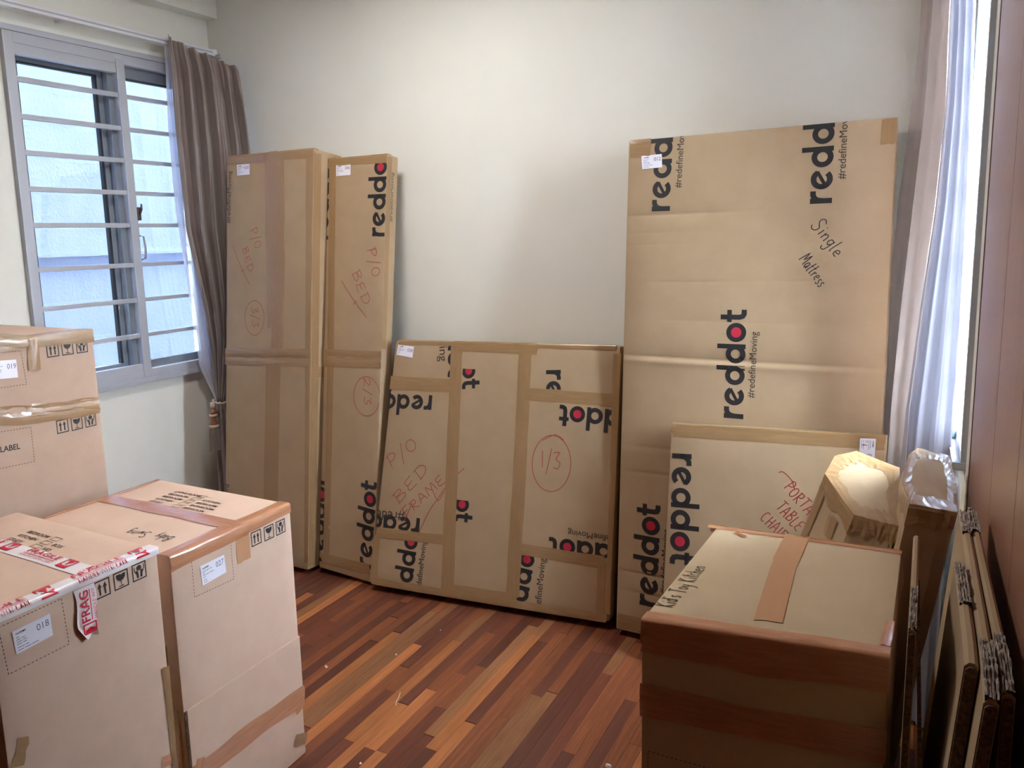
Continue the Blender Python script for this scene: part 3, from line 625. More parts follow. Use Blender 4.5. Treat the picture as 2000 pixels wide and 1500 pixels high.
box('rail_track', 0.085, 0.115, 2.2, 3.08, 2.722, 2.752, M['rail'], rb, 0.003)
for y in (2.3, 3.05): box('wall_bracket', 0.114, XR-0.001, y-0.012, y+0.012, 2.728, 2.748, M['rail'], rb, 0.002)

# ceiling lamp added out of view to brighten the room
la = root('ceiling_lamp', (-1.75, 1.95, 2.96), 'round white ceiling lamp above the cartons, out of the picture', 'lamp')
tube('lamp_base', [(-1.75, 1.95, 2.9995), (-1.75, 1.95, 2.95)], 0.24, M['rail'], la, 32)

# ------------------------------------------------------------------ packages
def slab(q, t):
    q = [Vector(p) for p in q]; n = Face(*q).n; return [p-n*t for p in q]
def package(name, label, cat, q, back, mname='kraft', bulge=0.0, dents=(), group=None, bev=0.006, extra_v=(), nv=12):
    q = [Vector(p) for p in q]; back = [Vector(p) for p in back]
    c = (q[0]+q[1]+back[0]+back[1])/4; r = root(name, (c.x, c.y, 0), label, cat, group)
    F = carton_faces(q, back, bulge, dents); body('board_body', F, M[mname], r, bev=bev, extra_v=extra_v, nv=nv)
    return r, F

# mattress in a flat carton, leaning on the back wall at the right
q = [(-0.9700, 2.7812, 0.0275), (-0.0635, 2.7812, 0.0275), (-0.0675, 2.9499, 1.9534), (-0.9753, 2.9500, 1.9539)]
dn = [(0.8506, 0.8528, 0.010, 0.006, 0.0, 0.45), (0.5724, 0.5701, 0.010, 0.006, 0, 1), (0.5620, 0.5630, 0.012, -0.005, 0, 1),
      (0.7185, 0.7239, 0.006, 0.0015, 0, 1), (0.6462, 0.6430, 0.006, 0.0012, 0, 1), (0.3885, 0.3963, 0.006, 0.002, 0, 0.3),
      (0.3351, 0.3452, 0.006, 0.002, 0, 0.3), (0.1259, 0.1314, 0.008, 0.004, 0, 0.5), (0.0859, 0.0921, 0.006, 0.002, 0, 0.5),
      (0.8169, 0.8157, 0.006, 0.002, 0, 0.2), (0.7934, 0.7948, 0.006, 0.002, 0, 0.2)]
ev = [a+k*0.004 for d in dn for a in (d[0], d[1]) for k in (-1, 0, 1)]
r, F = package('mattress_package', 'tall flat carton marked single mattress leaning on the back wall by the right curtain', 'package', q, slab(q, 0.15), bulge=0.012, dents=dn, extra_v=ev, nv=40)
f = F['front']
logo(f, r, (0.1689, 1.6591), (0.1717, 1.9434), xh=0.3976/LOGO_LEN)
logo(f, r, (0.7235, 1.6621), (0.7214, 1.9403), xh=0.3976/LOGO_LEN)
logo(f, r, (0.4628, 0.8957), (0.4609, 1.2934))
logo(f, r, (0.1658, 0.1229), (0.1677, 0.5305))
ss = 0.2395/text_shape('#redefineMoving')[3]
slogan(f, r, (0.2086, 1.7427), (0.2137, 1.9415), size=ss); slogan(f, r, (0.7612, 1.7408), (0.7607, 1.9347), size=ss)
slogan(f, r, (0.4973, 0.9756), (0.5008, 1.2151)); slogan(f, r, (0.2002, 0.1855), (0.2043, 0.4415))
shipping_label(f, r, [(0.0522, 1.8713), (0.1313, 1.8730), (0.1347, 1.8232), (0.0577, 1.8208)], '012')
writing(f, r, [('Single', (0.6605, 1.5879), (0.7457, 1.4724), 0.048), ('Mattress', (0.6257, 1.4702), (0.6985, 1.3727), 0.042)], 0.0034, 'blackpen')
tape(f, r, [(0.0088, 1.9096), (0.0890, 1.9088)], 0.085, wob=0.8, name='corner_tape'); tape(f, r, [(0.8852, 1.9292), (0.8830, 1.8466)], 0.045, wob=0.5, name='corner_tape')
tape(f, r, [(0.0075, 0.0399), (0.1231, 0.0410)], 0.055, wob=0.4, name='corner_tape')

# tall flat package 3/3
q = [(-3.0530, 2.6556, 0.0261), (-2.4863, 2.6556, 0.0261), (-2.4775, 2.8632, 2.0406), (-3.0496, 2.8637, 2.0463)]
dn = [(0.4979, 0.5103, 0.008, 0.003, 0, 1), (0.7926, 0.7899, 0.006, 0.0015, 0.6, 1), (0.2212, 0.2286, 0.006, 0.002, 0, 0.45), (0.2325, 0.2362, 0.006, 0.002, 0.65, 1)]
r, F = package('bed_panel_package', 'widest tall flat carton in the left corner with circled 3/3', 'package', q, slab(q, 0.21), dents=dn, nv=30, bev=0.008)
f = F['front']
tape(f, r, [(0.3170, 2.0389), (0.3438, 1.5235), (0.3437, 1.0217), (0.3306, 0.7155), (0.3255, 0.3028)], 0.056, wob=0.7, e=0.0016)
tape(f, r, [(0.2837, 2.0215), (0.2993, 1.5738), (0.3145, 1.1720)], 0.05, wob=0.9); tape(f, r, [(0.3606, 2.0162), (0.3746, 1.4737), (0.3674, 1.0231)], 0.05, wob=0.9)
tape(f, r, [(0.3543, 0.9920), (0.3435, 0.2537)], 0.052, wob=0.2, e=0.0022); tape(f, r, [(0.2963, 0.9884), (0.2879, 0.2451)], 0.03, wob=0.2, e=0.0020)
tape(f, r, [(-0.0118, 1.0304), (0.5738, 1.0570)], 0.050, wob=0.5, e=0.0026); tape(f, r, [(-0.0115, 0.9934), (0.5744, 1.0177)], 0.045, wob=0.6, e=0.0021)
tape(f, r, [(0.5507, 2.0223), (0.5721, 0.0361)], 0.05, wob=0.2)
tape_over(f, 0.045, F['top'], 0.05, r, 0.003, f.W-0.003, m='tape', wob=0.5); tape(F['right'], r, [(0.03, 0.02), (0.03, F['right'].H-0.02)], 0.052, wob=0.3)
tape(F['right'], r, [(0.01, f.H*0.475), (F['right'].W-0.02, f.H*0.475)], 0.05, wob=0.3, e=0.002)
slogan(f, r, (0.0278, 1.6906), (0.0331, 1.9519)); slogan(f, r, (0.0246, 0.0834), (0.0226, 0.3524))
shipping_label(f, r, [(0.0724, 1.9801), (0.1606, 1.9797), (0.1611, 1.9269), (0.0764, 1.9266)], '030')
writing(f, r, [('P/O', (0.1603, 1.6517), (0.2068, 1.5496), 0.050), ('BED', (0.1116, 1.5607), (0.1624, 1.4328), 0.038), ('3/3', (0.1817, 1.2695), (0.1898, 1.1621), 0.042)], 0.0028,
        marks=[[(0.0468, 1.5769), (0.1016, 1.4736), (0.1665, 1.3817)], [(0.1055, 1.4428), (0.1303, 1.4582)], ellipse((0.1998, 1.2162), 0.064, 0.086)])

# narrow tall package 2/3
q = [(-2.4550, 2.7019, 0.0293), (-2.1216, 2.6999, 0.0146), (-2.1243, 2.9641, 1.9955), (-2.4762, 2.9645, 1.9986)]
dn = [(0.5184, 0.5292, 0.008, 0.003, 0, 1), (0.8090, 0.8075, 0.006, 0.0015, 0, 1), (0.2322, 0.2395, 0.006, 0.002, 0.15, 0.6), (0.1744, 0.1760, 0.006, 0.003, 0.15, 0.6), (0.1290, 0.1345, 0.006, 0.003, 0.15, 0.6), (0.1053, 0.1113, 0.006, 0.003, 0.15, 0.6)]
r, F = package('bed_panel_package', 'narrow tall flat carton with circled 2/3 standing right of the 3/3 carton', 'package', q, slab(q, 0.085), dents=dn, nv=30, bev=0.007)
f = F['front']
k = 0.3393/4.85
logo(f, r, (0.3405, 1.6138), (0.3415, 1.9531), xh=k); logo(f, r, (0.0112, 1.6026), (0.0135, 1.9549), xh=k)
logo(f, r, (0.3249, 0.0635), (0.3448, 0.4740)); logo(f, r, (0.0324, 0.0325), (0.0458, 0.4469))
fs = F['right']; slogan(fs, r, (0.052, 0.8474*fs.H), (0.052, 0.9789*fs.H), size=ss*0.95)
tape(f, r, [(0.0275, 2.0030), (0.0440, 1.0294), (0.0457, 0.0305)], 0.040, wob=0.5); tape(fs, r, [(0.018, fs.H*0.55), (0.018, fs.H-0.01)], 0.034, wob=0.2)
tape(f, r, [(-0.0012, 1.0459), (0.3740, 1.0644)], 0.048, wob=0.5, e=0.0022); tape(f, r, [(-0.0002, 1.0110), (0.3754, 1.0292)], 0.045, wob=0.5, e=0.0018)
tape_over(f, 0.04, F['top'], 0.04, r, 0.003, f.W-0.003, m='tape', wob=0.5); tape(f, r, [(0.0152, 0.0489), (0.3158, 0.0615)], 0.05, wob=0.3)
shipping_label(f, r, [(0.0503, 1.9599), (0.1350, 1.9593), (0.1367, 1.9062), (0.0519, 1.9060)], '040')
writing(f, r, [('P/O', (0.2410, 1.5553), (0.2844, 1.4152), 0.050), ('BED', (0.1582, 1.4417), (0.2391, 1.2801), 0.048), ('2/3', (0.2480, 0.9538), (0.2590, 0.8200), 0.038)], 0.0030,
        marks=[[(0.0981, 1.4065), (0.1715, 1.3185), (0.2526, 1.2375)], [(0.1723, 1.2943), (0.1928, 1.3144)], ellipse((0.2663, 0.8690), 0.075, 0.092)])

# low wide package 1/3
q = [(-2.1115, 2.6568, 0.0350), (-1.0045, 2.7992, 0.0350), (-0.9975, 2.9250, 1.1593), (-2.0738, 2.8900, 1.1427)]
r, F = package('bed_frame_package', 'wide square flat carton marked bed frame with circled 1/3, mid back wall', 'package', q, slab(q, 0.17), bulge=0.004, bev=0.018, nv=16)
f = F['front']
xh = 0.3976/LOGO_LEN*0.96
tl0, tl1 = (0.3141, 1.1017)[0], (0.3615, 1.1030)[0]
logo(f, r, (0.2950, 1.0507), (0.3078, 0.9180), ua=4.55, xh=xh, clip=(0, (0.3158, 1.0560)[0], (0.2900, 0.9654)[1], f.H-0.003))
slogan(f, r, (0.2301, 1.2387), (0.2532, 1.0401), text='Moving', size=xh*0.92, end=True)
logo(f, r, (0.3761, 0.9715), (0.3818, 0.9081), ua=5.0, xh=xh, clip=((0.3765, 0.9669)[0], 9, (0.3812, 0.9149)[1], (0.3724, 1.0123)[1]))
logo(f, r, (0.3917, 0.3858), (0.3914, 0.3311), ua=5.0, xh=xh, clip=((0.3925, 0.3767)[0], 9, (0.3958, 0.3384)[1], (0.3877, 0.4331)[1]))
logo(f, r, (0.2313, 0.8864), (-0.0112, 0.8806), xh=xh, clip=(0, 9, 0, (0.1074, 0.8986)[1]))
logo(f, r, (0.7761, 1.0211), (0.7813, 0.9352), xh=xh, clip=(0, 9, (0.8340, 0.9421)[1], 9))
logo(f, r, (0.8466, 0.8808), (0.6257, 0.8876), ua=LOGO_LEN, xh=xh, clip=(0, 9, 0, (0.9270, 0.8919)[1]))
logo(f, r, (0.2241, 0.3296), (-0.0118, 0.3232), xh=xh, clip=(0, 9, (0.1236, 0.2662)[1], 9))
slogan(f, r, (0.1440, 0.3458), (-0.0057, 0.3405), size=xh*0.92)
logo(f, r, (0.8302, 0.3234), (0.5698, 0.3213), ua=LOGO_LEN, xh=xh, clip=(0, 9, (0.9147, 0.2676)[1], 9))
slogan(f, r, (1.0856, 0.3605), (0.9099, 0.3637), text='efineMoving', end=True)
logo(f, r, (0.2225, 0.2158), (0.2256, 0.2880), ua=4.56, xh=xh, clip=(0, 9, 0.012, (0.1798, 0.2289)[1]))
slogan(f, r, (0.2564, -0.0039), (0.2668, 0.2331), text='redefineMoving')
logo(f, r, (0.7715, 0.2109), (0.7804, 0.2908), ua=4.56, xh=xh, clip=(0, 9, 0.012, (0.7610, 0.2357)[1]))
slogan(f, r, (0.8084, -0.0070), (0.8198, 0.2285), text='edefineMoving')
for pts, w in (([(0.3353, 1.1297), (0.3588, 0.6469), (0.3860, 0.0158)], 0.060), ([(0.6743, 1.1284), (0.6836, 0.6303), (0.6840, 0.0437)], 0.060), ([(0.3209, 1.1134), (0.7306, 1.1102)], 0.05), ([(0.6428, 1.1277), (0.7310, 1.1037)], 0.045),
               ([(-0.0093, 0.9333), (0.3353, 0.9331)], 0.062), ([(0.6980, 0.9157), (1.0850, 0.9113)], 0.052), ([(0.0067, 0.2376), (0.3512, 0.2485)], 0.044), ([(0.7052, 0.2545), (1.0653, 0.2479)], 0.05),
               ([(-0.0153, 1.0933), (-0.0251, 0.8775)], 0.03), ([(0.0054, 0.2256), (0.0117, 0.0135)], 0.045), ([(0.3699, 0.0316), (0.7048, 0.0381)], 0.05), ([(1.0808, 1.1008), (1.0874, 0.9053)], 0.035),
               ([(1.0567, 0.2531), (1.0584, 0.0192)], 0.035), ([(1.0839, 0.9361), (1.0951, 0.0359)], 0.03)):
    tape(f, r, pts, w, wob=0.35)
tape(f, r, [(0.0085, 0.0178), (0.4008, 0.0135), (1.0855, 0.0173)], 0.035, wob=0.3, e=0.002)
tape_over(f, 0.02, F['top'], 0.05, r, 0.02, f.W-0.02, m='tape', wob=0.3)
shipping_label(f, r, [(0.0200, 1.1109), (0.1089, 1.1036), (0.1065, 1.0517), (0.0173, 1.0632)], '028')
writing(f, r, [('P/O', (0.0503, 0.5359), (0.1940, 0.6517), 0.060), ('BED', (0.1083, 0.3816), (0.2612, 0.5602), 0.052), ('FRAME', (0.1545, 0.3214), (0.3428, 0.5129), 0.044), ('1/3', (0.7755, 0.6081), (0.8703, 0.6127), 0.070)], 0.0032,
        marks=[[(0.2233, 0.2599), (0.2648, 0.3620), (0.3069, 0.4312), (0.3583, 0.5098), (0.4232, 0.5753)], [(0.2728, 0.4667), (0.3057, 0.4173), (0.3322, 0.4614)], [(0.1456, 0.3063), (0.1785, 0.3941)], ellipse((0.8220, 0.6319), 0.083, 0.118), [(0.7777, 0.7254), (0.8333, 0.7534), (0.8728, 0.7329)]])

# portable table package leaning on the mattress
q = [(-0.7460, 2.6200, 0.0100), (-0.0462, 2.6200, 0.0100), (-0.0462, 2.7790, 0.9242), (-0.7510, 2.7749, 0.9004)]
r, F = package('folding_table_package', 'thin flat carton with upside down print marked portable table, leaning on the mattress carton', 'package', q, slab(q, 0.055), bev=0.004, nv=10)
f = F['front']
logo(f, r, (0.0075, 0.8027), (0.0187, 0.3909))
tape(f, r, [(0.0051, 0.8892), (0.6962, 0.8939)], 0.05, m='tape', wob=0.15); tape_over(f, 0.012, F['top'], 0.03, r, 0.003, f.W-0.003, m='tape', wob=0.4)
tape(f, r, [(0.0125, 0.8935), (-0.0051, 0.9039)], 0.03, wob=0.9, e=0.004)
shipping_label(f, r, [(0.6706, 0.9037), (0.6701, 0.8238), (0.6237, 0.8214), (0.6243, 0.9022)], '071')
writing(f, r, [('PORTABLE', (0.3948, 0.7144), (0.5260, 0.5790), 0.040), ('TABLE', (0.3734, 0.6427), (0.4496, 0.5682), 0.040), ('CHAIR', (0.3217, 0.5967), (0.4023, 0.5296), 0.040)], 0.0034,
        marks=[[(0.3789, 0.7660), (0.3937, 0.7692), (0.4213, 0.7437), (0.4326, 0.7132)]])

# carton marked toy kitchen, right foreground
q = [(-0.4366, 1.4010, 0.0000), (-0.0022, 1.4736, 0.0000), (-0.0022, 1.4736, 0.8360), (-0.4366, 1.4010, 0.8400)]; b = [(-0.4106, 1.9731, 0.0000), (0.0102, 1.9955, 0.0000), (0.0102, 1.9955, 0.8400), (-0.4106, 1.9731, 0.8400)]
r, F = package('cardboard_carton', 'large sealed carton with pale top marked kids toy kitchen, right foreground', 'carton', q, b, 'kraft_pale', bulge=0.004, nv=10, bev=0.008)
f, t = F['front'], F['top']
tape(t, r, [(0.2188, 0.0666), (0.2003, 0.3374), (0.1965, 0.5517)], 0.052, m='tape_flat'); tape(t, r, [(0.1983, 0.3740), (0.1965, 0.5742)], 0.057, m='tape_flat', e=0.0016)
tape_over(f, 0.030, t, 0.036, r, 0.0, f.W, wob=0.7); tape_over(F['back'], 0.02, Face(t.c[2], t.c[3], t.c[0], t.c[1]), 0.028, r, 0.0, f.W, wob=0.4)
tape(f, r, [(0.0, f.H-0.042), (f.W*0.5, f.H-0.05), (f.W, f.H-0.045)], 0.05, m='tape_pink', wob=0.9, e=0.0018)
tape(f, r, [(-0.0045, 0.6808), (0.1468, 0.6750), (0.2949, 0.6688), (0.4445, 0.6748)], 0.045, m='tape_pink', wob=0.9); tape(f, r, [(-0.0044, 0.6550), (0.4456, 0.6504)], 0.045, m='tape_pink', wob=0.8, e=0.0018)
tape(t, r, [(0.0542, 0.5082), (0.0865, 0.4882)], 0.012, m='tape_pink', wob=2, name='torn_tape_scrap', e=0.002)
writing(t, r, [("Kid's Toy Kitchen", (0.0380, 0.0648), (0.0460, 0.2837), 0.036)], 0.0022, 'blackpen')
tape(t, r, [(0.4209, 0.0391), (0.4267, 0.1456)], 0.018, m='tape_pink', wob=0.6); dashed(f, r, [(0.0154, 0.5563), (0.1491, 0.5467), (0.1498, 0.3908), (0.0141, 0.4008)])

# carton 018 in the near left corner
q = [(-1.6000, 0.7774, 0.0000), (-1.6000, 1.1802, 0.0000), (-1.6000, 1.1802, 0.8614), (-1.6000, 0.7774, 0.8614)]
r, F = package('cardboard_carton', 'plain brown carton sealed with red and white fragile tape, near left corner', 'carton', q, [Vector(p)+Vector((-0.60, 0, 0)) for p in q], 'kraft_warm', bulge=0.003, nv=16, bev=0.006,
    dents=[(0.5337, 0.5321, 0.006, 0.004, 0.0, 0.97)])
f, t = F['front'], F['top']
dashed(f, r, [(0.0149, 0.8355), (0.1510, 0.8391), (0.1561, 0.7299), (0.0232, 0.7277)])
shipping_label(f, r, [(0.0396, 0.8146), (0.1218, 0.8188), (0.1229, 0.7669), (0.0431, 0.7622)], '018')
symbols(f, r, [(0.2293, 0.7994), (0.2782, 0.8007), (0.3280, 0.8014)])
def fragile(face, parent, a, b, w, e, flip=False, off=0.0):
    """red print of the warning tape: a word, a line of small words, a glass sign"""
    ag = ang_of(a, b); L = math.dist(a, b); S = new_shape(); per = 0.235; x = off; k = 1
    while x < L+0.2:
        T = text_shape('FRAGILE', 0.012); sc = 0.36*w/0.73; sh_add(S, place(T, sc, 0, (x, 0.10*w), 0, 0.125/T[3]))
        T = text_shape('HANDLE WITH CARE'); sh_add(S, place(T, 0.16*w/0.73, 0, (x, -0.30*w), 0, 0.125/T[3])); sh_add(S, stroke([(x, -0.04*w), (x+0.125, -0.04*w)], 0.0022))
        y = x+0.150; S2 = [(-0.0, -0.30*w), (0.030, -0.30*w), (0.030, 0.05*w), (0.030, 0.46*w), (0.0, 0.46*w)]
        sh_add(S, stroke([(y, -0.28*w), (y+0.034, -0.28*w), (y+0.034, 0.44*w), (y, 0.44*w)], 0.004, True))
        sh_add(S, poly([(y+0.002, -0.26*w), (y+0.032, -0.26*w), (y+0.032, -0.02*w), (y+0.022, -0.12*w), (y+0.012, -0.12*w), (y+0.002, -0.02*w)])); sh_add(S, poly([(y+0.007, 0.38*w), (y+0.027, 0.38*w), (y+0.022, 0.16*w), (y+0.012, 0.16*w)]))
        sh_add(S, stroke([(y+0.017, 0.2*w), (y+0.017, -0.02*w)], 0.005)); x += per
    P = place((S[0], S[1], S[2]), 1, ag, a)
    nx, ny = -sin(ag), cos(ag); s0, s1 = min(a[0], b[0]), max(a[0], b[0]); t0, t1 = min(a[1], b[1]), max(a[1], b[1])
    ex, ey = abs(nx)*w*0.49, abs(ny)*w*0.49
    return decal('warning_print', face, (P[0], S[1], S[2]), M['red'], parent, (s0-ex, s1+ex, t0-ey, t1+ey), e)
e1 = tape_over(f, 0.016, t, 0.034, r, -0.002, f.W+0.004, m='tape_white', name='fragile_tape', wob=0.25)
class Fold:
    """the folded strip seen as one flat band: below the edge on fa, above it on fb"""
    def __init__(s, fa, fb): s.fa, s.fb, s.W, s.H, s.bulge, s.dents = fa, fb, fa.W, 0.06, 0.0, (1,)
    def st(s, x, y, e=0.001): return s.fa.st(x, s.fa.H+y-0.016, e) if y < 0.016 else s.fb.st(x, y-0.016, e)
fo = Fold(f, t)
fp = fragile(fo, e1, (0.0, 0.0255), (f.W, 0.0255), 0.049, 0.0040, off=-0.04)
ty = (0.2343, 0.1254)[0]
e2 = tape(t, r, [(ty, 0.0), (ty, 0.58)], 0.05, m='tape_white', wob=0.25, name='fragile_tape', e=0.0012)
fragile(t, e2, (ty, 0.56), (ty, 0.03), 0.05, 0.0030, off=0.05)
hx, hy = (0.2042, 0.8696); e3pts = []
V, Fc, U = [], [], []
for i in range(15):
    k = i/14; wv = 0.05*(1-0.45*max(0, k-0.72)/0.28)
    for j in range(7):
        x = hx+0.003*sin(k*7)+(j/6-0.5)*wv+0.006*max(0, k-0.7); y = f.H-0.018-0.120*k
        h = 0.002+0.004*k*(0.5+0.5*sin(j*1.4+k*5))+0.016*max(0, k-0.72)*sin(j*1.1+1)+0.006*k*(j == 0)
        V.append(f.st(x, y, h)); U.append((k*0.12, (j/6-0.5)*0.05))
for i in range(14):
    for j in range(6): a = i*7+j; Fc.append([a, a+7, a+8, a+1])
e3 = link('fragile_tape_end', V, Fc, M['tape_white'], r, smooth=True, uvs=U)
S = new_shape(); T = text_shape('FRAGILE', 0.012)
def hang(x, y):     # x along the strip upwards from its lower end, y across
    return (hx-y+0.002, f.H-0.138+x)
for S0, sc, ox, oy in ((T, 0.030, 0.040, -0.002), (text_shape('HANDLE WITH CARE'), 0.0105, 0.040, -0.019)):
    sx = (0.115 if sc > 0.02 else 0.115)/S0[3]; sh_add(S, ([hang(ox+x*sx, oy+y*sc) for x, y in S0[0]], S0[1]))
sh_add(S, stroke([hang(0.04, -0.006), hang(0.125, -0.006)], 0.002)); sh_add(S, stroke([hang(0.012, -0.014), hang(0.034, -0.014), hang(0.034, 0.016), hang(0.012, 0.016)], 0.0035, True)); sh_add(S, poly([hang(0.014, -0.012), hang(0.02, -0.012), hang(0.026, 0.0), hang(0.02, 0.013), hang(0.014, 0.013)]))
decal('warning_print', f, S, M['red'], e3, (hx-0.024, hx+0.026, f.H-0.135, f.H-0.024), 0.0078)
tape(f, r, [(0.3947, 0.5506), (0.3987, 0.3782), (0.3995, 0.2471)], 0.024, m='tape', wob=0.6, e=0.003); tape(F['right'], r, [(0.012, 0.05), (0.012, 0.60)], 0.03, m='tape', wob=0.4)
tape(f, r, [(0.0158, 0.5533), (0.0387, 0.5445)], 0.06, m='tape', wob=0.3, name='corner_tape'); tape(f, r, [(0.3581, 0.3037), (0.3995, 0.2938)], 0.03, m='tape_pink', wob=0.8, name='corner_tape')
def checklist(face, parent, org, along, up, rows, dy, size):
    """printed list on the lid; org: start, along and up: unit directions on the face"""
    S = new_shape()
    mp = lambda x, y: (org[0]+along[0]*x+up[0]*y, org[1]+along[1]*x+up[1]*y)
    for i, (a, b) in enumerate(rows):
        for txt, ox in ((a, 0.0), (b, 0.15)):
            if txt: T = text_shape(txt, 0.012); sh_add(S, ([mp(ox+x*size, -i*dy+y*size) for x, y in T[0]], T[1]))
        if a: sh_add(S, stroke([mp(0.105, -i*dy-0.002), mp(0.135, -i*dy-0.002), mp(0.135, -i*dy+size*0.8), mp(0.105, -i*dy+size*0.8)], 0.0016, True))
    return decal('room_checklist', face, S, M['slog'], parent)
checklist(t, r, (0.3161, 0.4067), (0, -1), (1, 0), [('BEDROOM', ''), ('KITCHEN', 'BOX'), ('STUDY', 'NO'), ('BATHROOM', 'BOX'), ('LIVING', 'NO')], 0.026, 0.019)

# carton 027 beside it
q = [(-1.6000, 1.2139, 0.0000), (-1.6000, 1.6507, 0.0000), (-1.6000, 1.6507, 0.8244), (-1.6000, 1.2139, 0.8244)]
r, F = package('cardboard_carton', 'brown carton sealed with orange tape, second from the left in the foreground', 'carton', q, [Vector(p)+Vector((-0.585, -0.01, 0)) for p in q], 'kraft_warm', bulge=0.003, nv=16, bev=0.006)
f, t, lf = F['front'], F['top'], F['left']
dashed(f, r, [(0.0650, 0.7988), (0.1979, 0.7915), (0.1977, 0.6832), (0.0640, 0.6887)])
shipping_label(f, r, [(0.0886, 0.7640), (0.1708, 0.7649), (0.1739, 0.7134), (0.0923, 0.7085)], '027')
symbols(f, r, [(0.2721, 0.7472), (0.3224, 0.7454), (0.3707, 0.7449)])
tape_over(f, 0.030, t, 0.040, r, 0.0, f.W, wob=0.9); tape(f, r, [(0.0, f.H-0.026), (f.W*0.6, f.H-0.02)], 0.03, m='tape_pink', wob=1.0, e=0.0022)
tape(f, r, [(0.2414, 0.8025), (0.2401, 0.7198)], 0.050, m='tape_flat', name='tape_end')
ty = (0.2330, 0.0225)[0]
tape(t, r, [(ty, 0.0), (ty, 0.575)], 0.052, m='tape_pink', wob=0.9); tape(t, r, [(ty-0.012, 0.01), (ty-0.012, 0.575)], 0.045, m='tape_pink', wob=0.8, e=0.0018)
tape_over(F['back'], 0.03, Face(t.c[2], t.c[3], t.c[0], t.c[1]), 0.022, r, 0.0, f.W, wob=0.5)
writing(t, r, [('Baby', (0.0969, 0.0943), (0.0969, 0.1550), 0.036), ('Swing', (0.0931, 0.1812), (0.0799, 0.2548), 0.036)], 0.0026, 'blackpen')
checklist(t, r, (0.3613, 0.4149), (0, -1), (1, 0), [('LIVING ROOM', ''), ('BEDROOM', 'KITCHEN'), ('BEDROOM', 'BEDROOM'), ('KITCHEN', 'BATHROOM'), ('STUDY', 'BEDROOM')], 0.024, 0.018)
# lower flaps pulled down over the second half of the carton, open at the left corner
zc, zs = 0.4844*f.H, 0.2504*f.H
def plate(name, fc, s0, s1, t0, t1, th, m, parent):
    a = [fc.st(s, tt, 0.0005) for s, tt in ((s0, t0), (s1, t0), (s1, t1), (s0, t1))]; b = [fc.st(s, tt, th) for s, tt in ((s0, t0), (s1, t0), (s1, t1), (s0, t1))]
    bm = bmesh.new(); vs = [bm.verts.new(p) for p in a+b]
    for qd in ((3,2,1,0), (4,5,6,7), (0,1,5,4), (1,2,6,5), (2,3,7,6), (3,0,4,7)): bm.faces.new([vs[i] for i in qd])
    bmesh.ops.bevel(bm, geom=[e for e in bm.edges], offset=min(0.0018, th*0.3), segments=1, affect='EDGES')
    return from_bm(name, bm, M[m], parent)
fl = plate('lower_flap', f, 0.006, f.W-0.001, zs-0.01, zc, 0.006, 'kraft_warm', r)
plate('flap_edge', f, 0.0, 0.0055, zs+0.025, zc-0.003, 0.0035, 'kraft_edge', r)
plate('side_flap', lf, 0.0, lf.W-0.016, zs-0.01, zc, 0.007, 'kraft_warm', r)
Ff = Face(f.st(0, 0, 0.0065), f.st(f.W, 0, 0.0065), f.st(f.W, f.H, 0.0065), f.st(0, f.H, 0.0065))
tape(Ff, r, [(0.0, zs), (f.W*0.5, zs+0.003), (f.W, zs-0.002)], 0.062, m='tape_pink', wob=1.0); tape(Ff, r, [(0.02, zs-0.01), (0.035, zs+0.04)], 0.03, m='tape_pink', wob=1.0, name='tape_end'); tape(Ff, r, [(f.W-0.045, zs-0.03), (f.W-0.004, zs-0.015)], 0.05, m='tape_pink', wob=1.2, name='tape_end')
tape(Ff, r, [(f.W-0.05, 0.075), (f.W-0.004, 0.055)], 0.035, m='tape', wob=0.5, name='corner_tape')

# tall double carton 019 behind them
q = [(-2.3000, 1.1148, 0.0000), (-2.3000, 1.5348, 0.0000), (-2.3000, 1.5348, 1.3435), (-2.3000, 1.1148, 1.3435)]
r, F = package('cardboard_carton', 'tall double height carton taped at mid height, at the left edge under the window', 'carton', q, [Vector(p)+Vector((-0.585, 0, 0)) for p in q], 'kraft_mid', bulge=0.003, nv=16, bev=0.006,
    dents=[(0.8512, 0.8240, 0.006, 0.004, 0, 1)])
f, t = F['front'], F['top']
shipping_label(f, r, [(0.0901, 1.2885), (0.1666, 1.2829), (0.1658, 1.2290), (0.0881, 1.2349)], '019')
dashed(f, r, [(0.0676, 1.3127), (0.1835, 1.3060), (0.1888, 1.2047), (0.0650, 1.2076)])
symbols(f, r, [(0.2613, 1.2733), (0.3094, 1.2726), (0.3581, 1.2723)])
dashed(f, r, [(0.0545, 1.0819), (0.1861, 1.0727), (0.1855, 0.9655), (0.0503, 0.9732)])
S = text_shape('LABEL', 0.02); decal('printed_word', f, place(S, 0.024, ang_of((0.0904, 1.0185), (0.1476, 1.0154)), (0.0904, 1.0185), 0.0, 0.0573/S[3]), M['ink'], r)
symbols(f, r, [(0.2651, 1.0315), (0.3132, 1.0299), (0.3609, 1.0294)])
tape_over(f, 0.034, t, 0.05, r, 0.0, f.W, m='tape', wob=0.9); tape(f, r, [(0.0438, 1.3453), (0.2330, 1.3310), (0.4251, 1.3245)], 0.042, m='tape', wob=1.0, e=0.0022)
tape(f, r, [(0.0191, 1.1365), (0.2233, 1.1059), (0.4178, 1.0916)], 0.055, m='tape', wob=1.3); tape(f, r, [(0.1937, 1.1250), (0.4168, 1.0987)], 0.03, m='tape', wob=1.5, e=0.0024)
tape(f, r, [(0.2242, 1.3368), (0.2167, 1.2439)], 0.034, m='tape', wob=1.6, name='tape_end', e=0.0026); tape(t, r, [(f.W*0.5, 0), (f.W*0.5, 0.57)], 0.05, m='tape', wob=0.8)

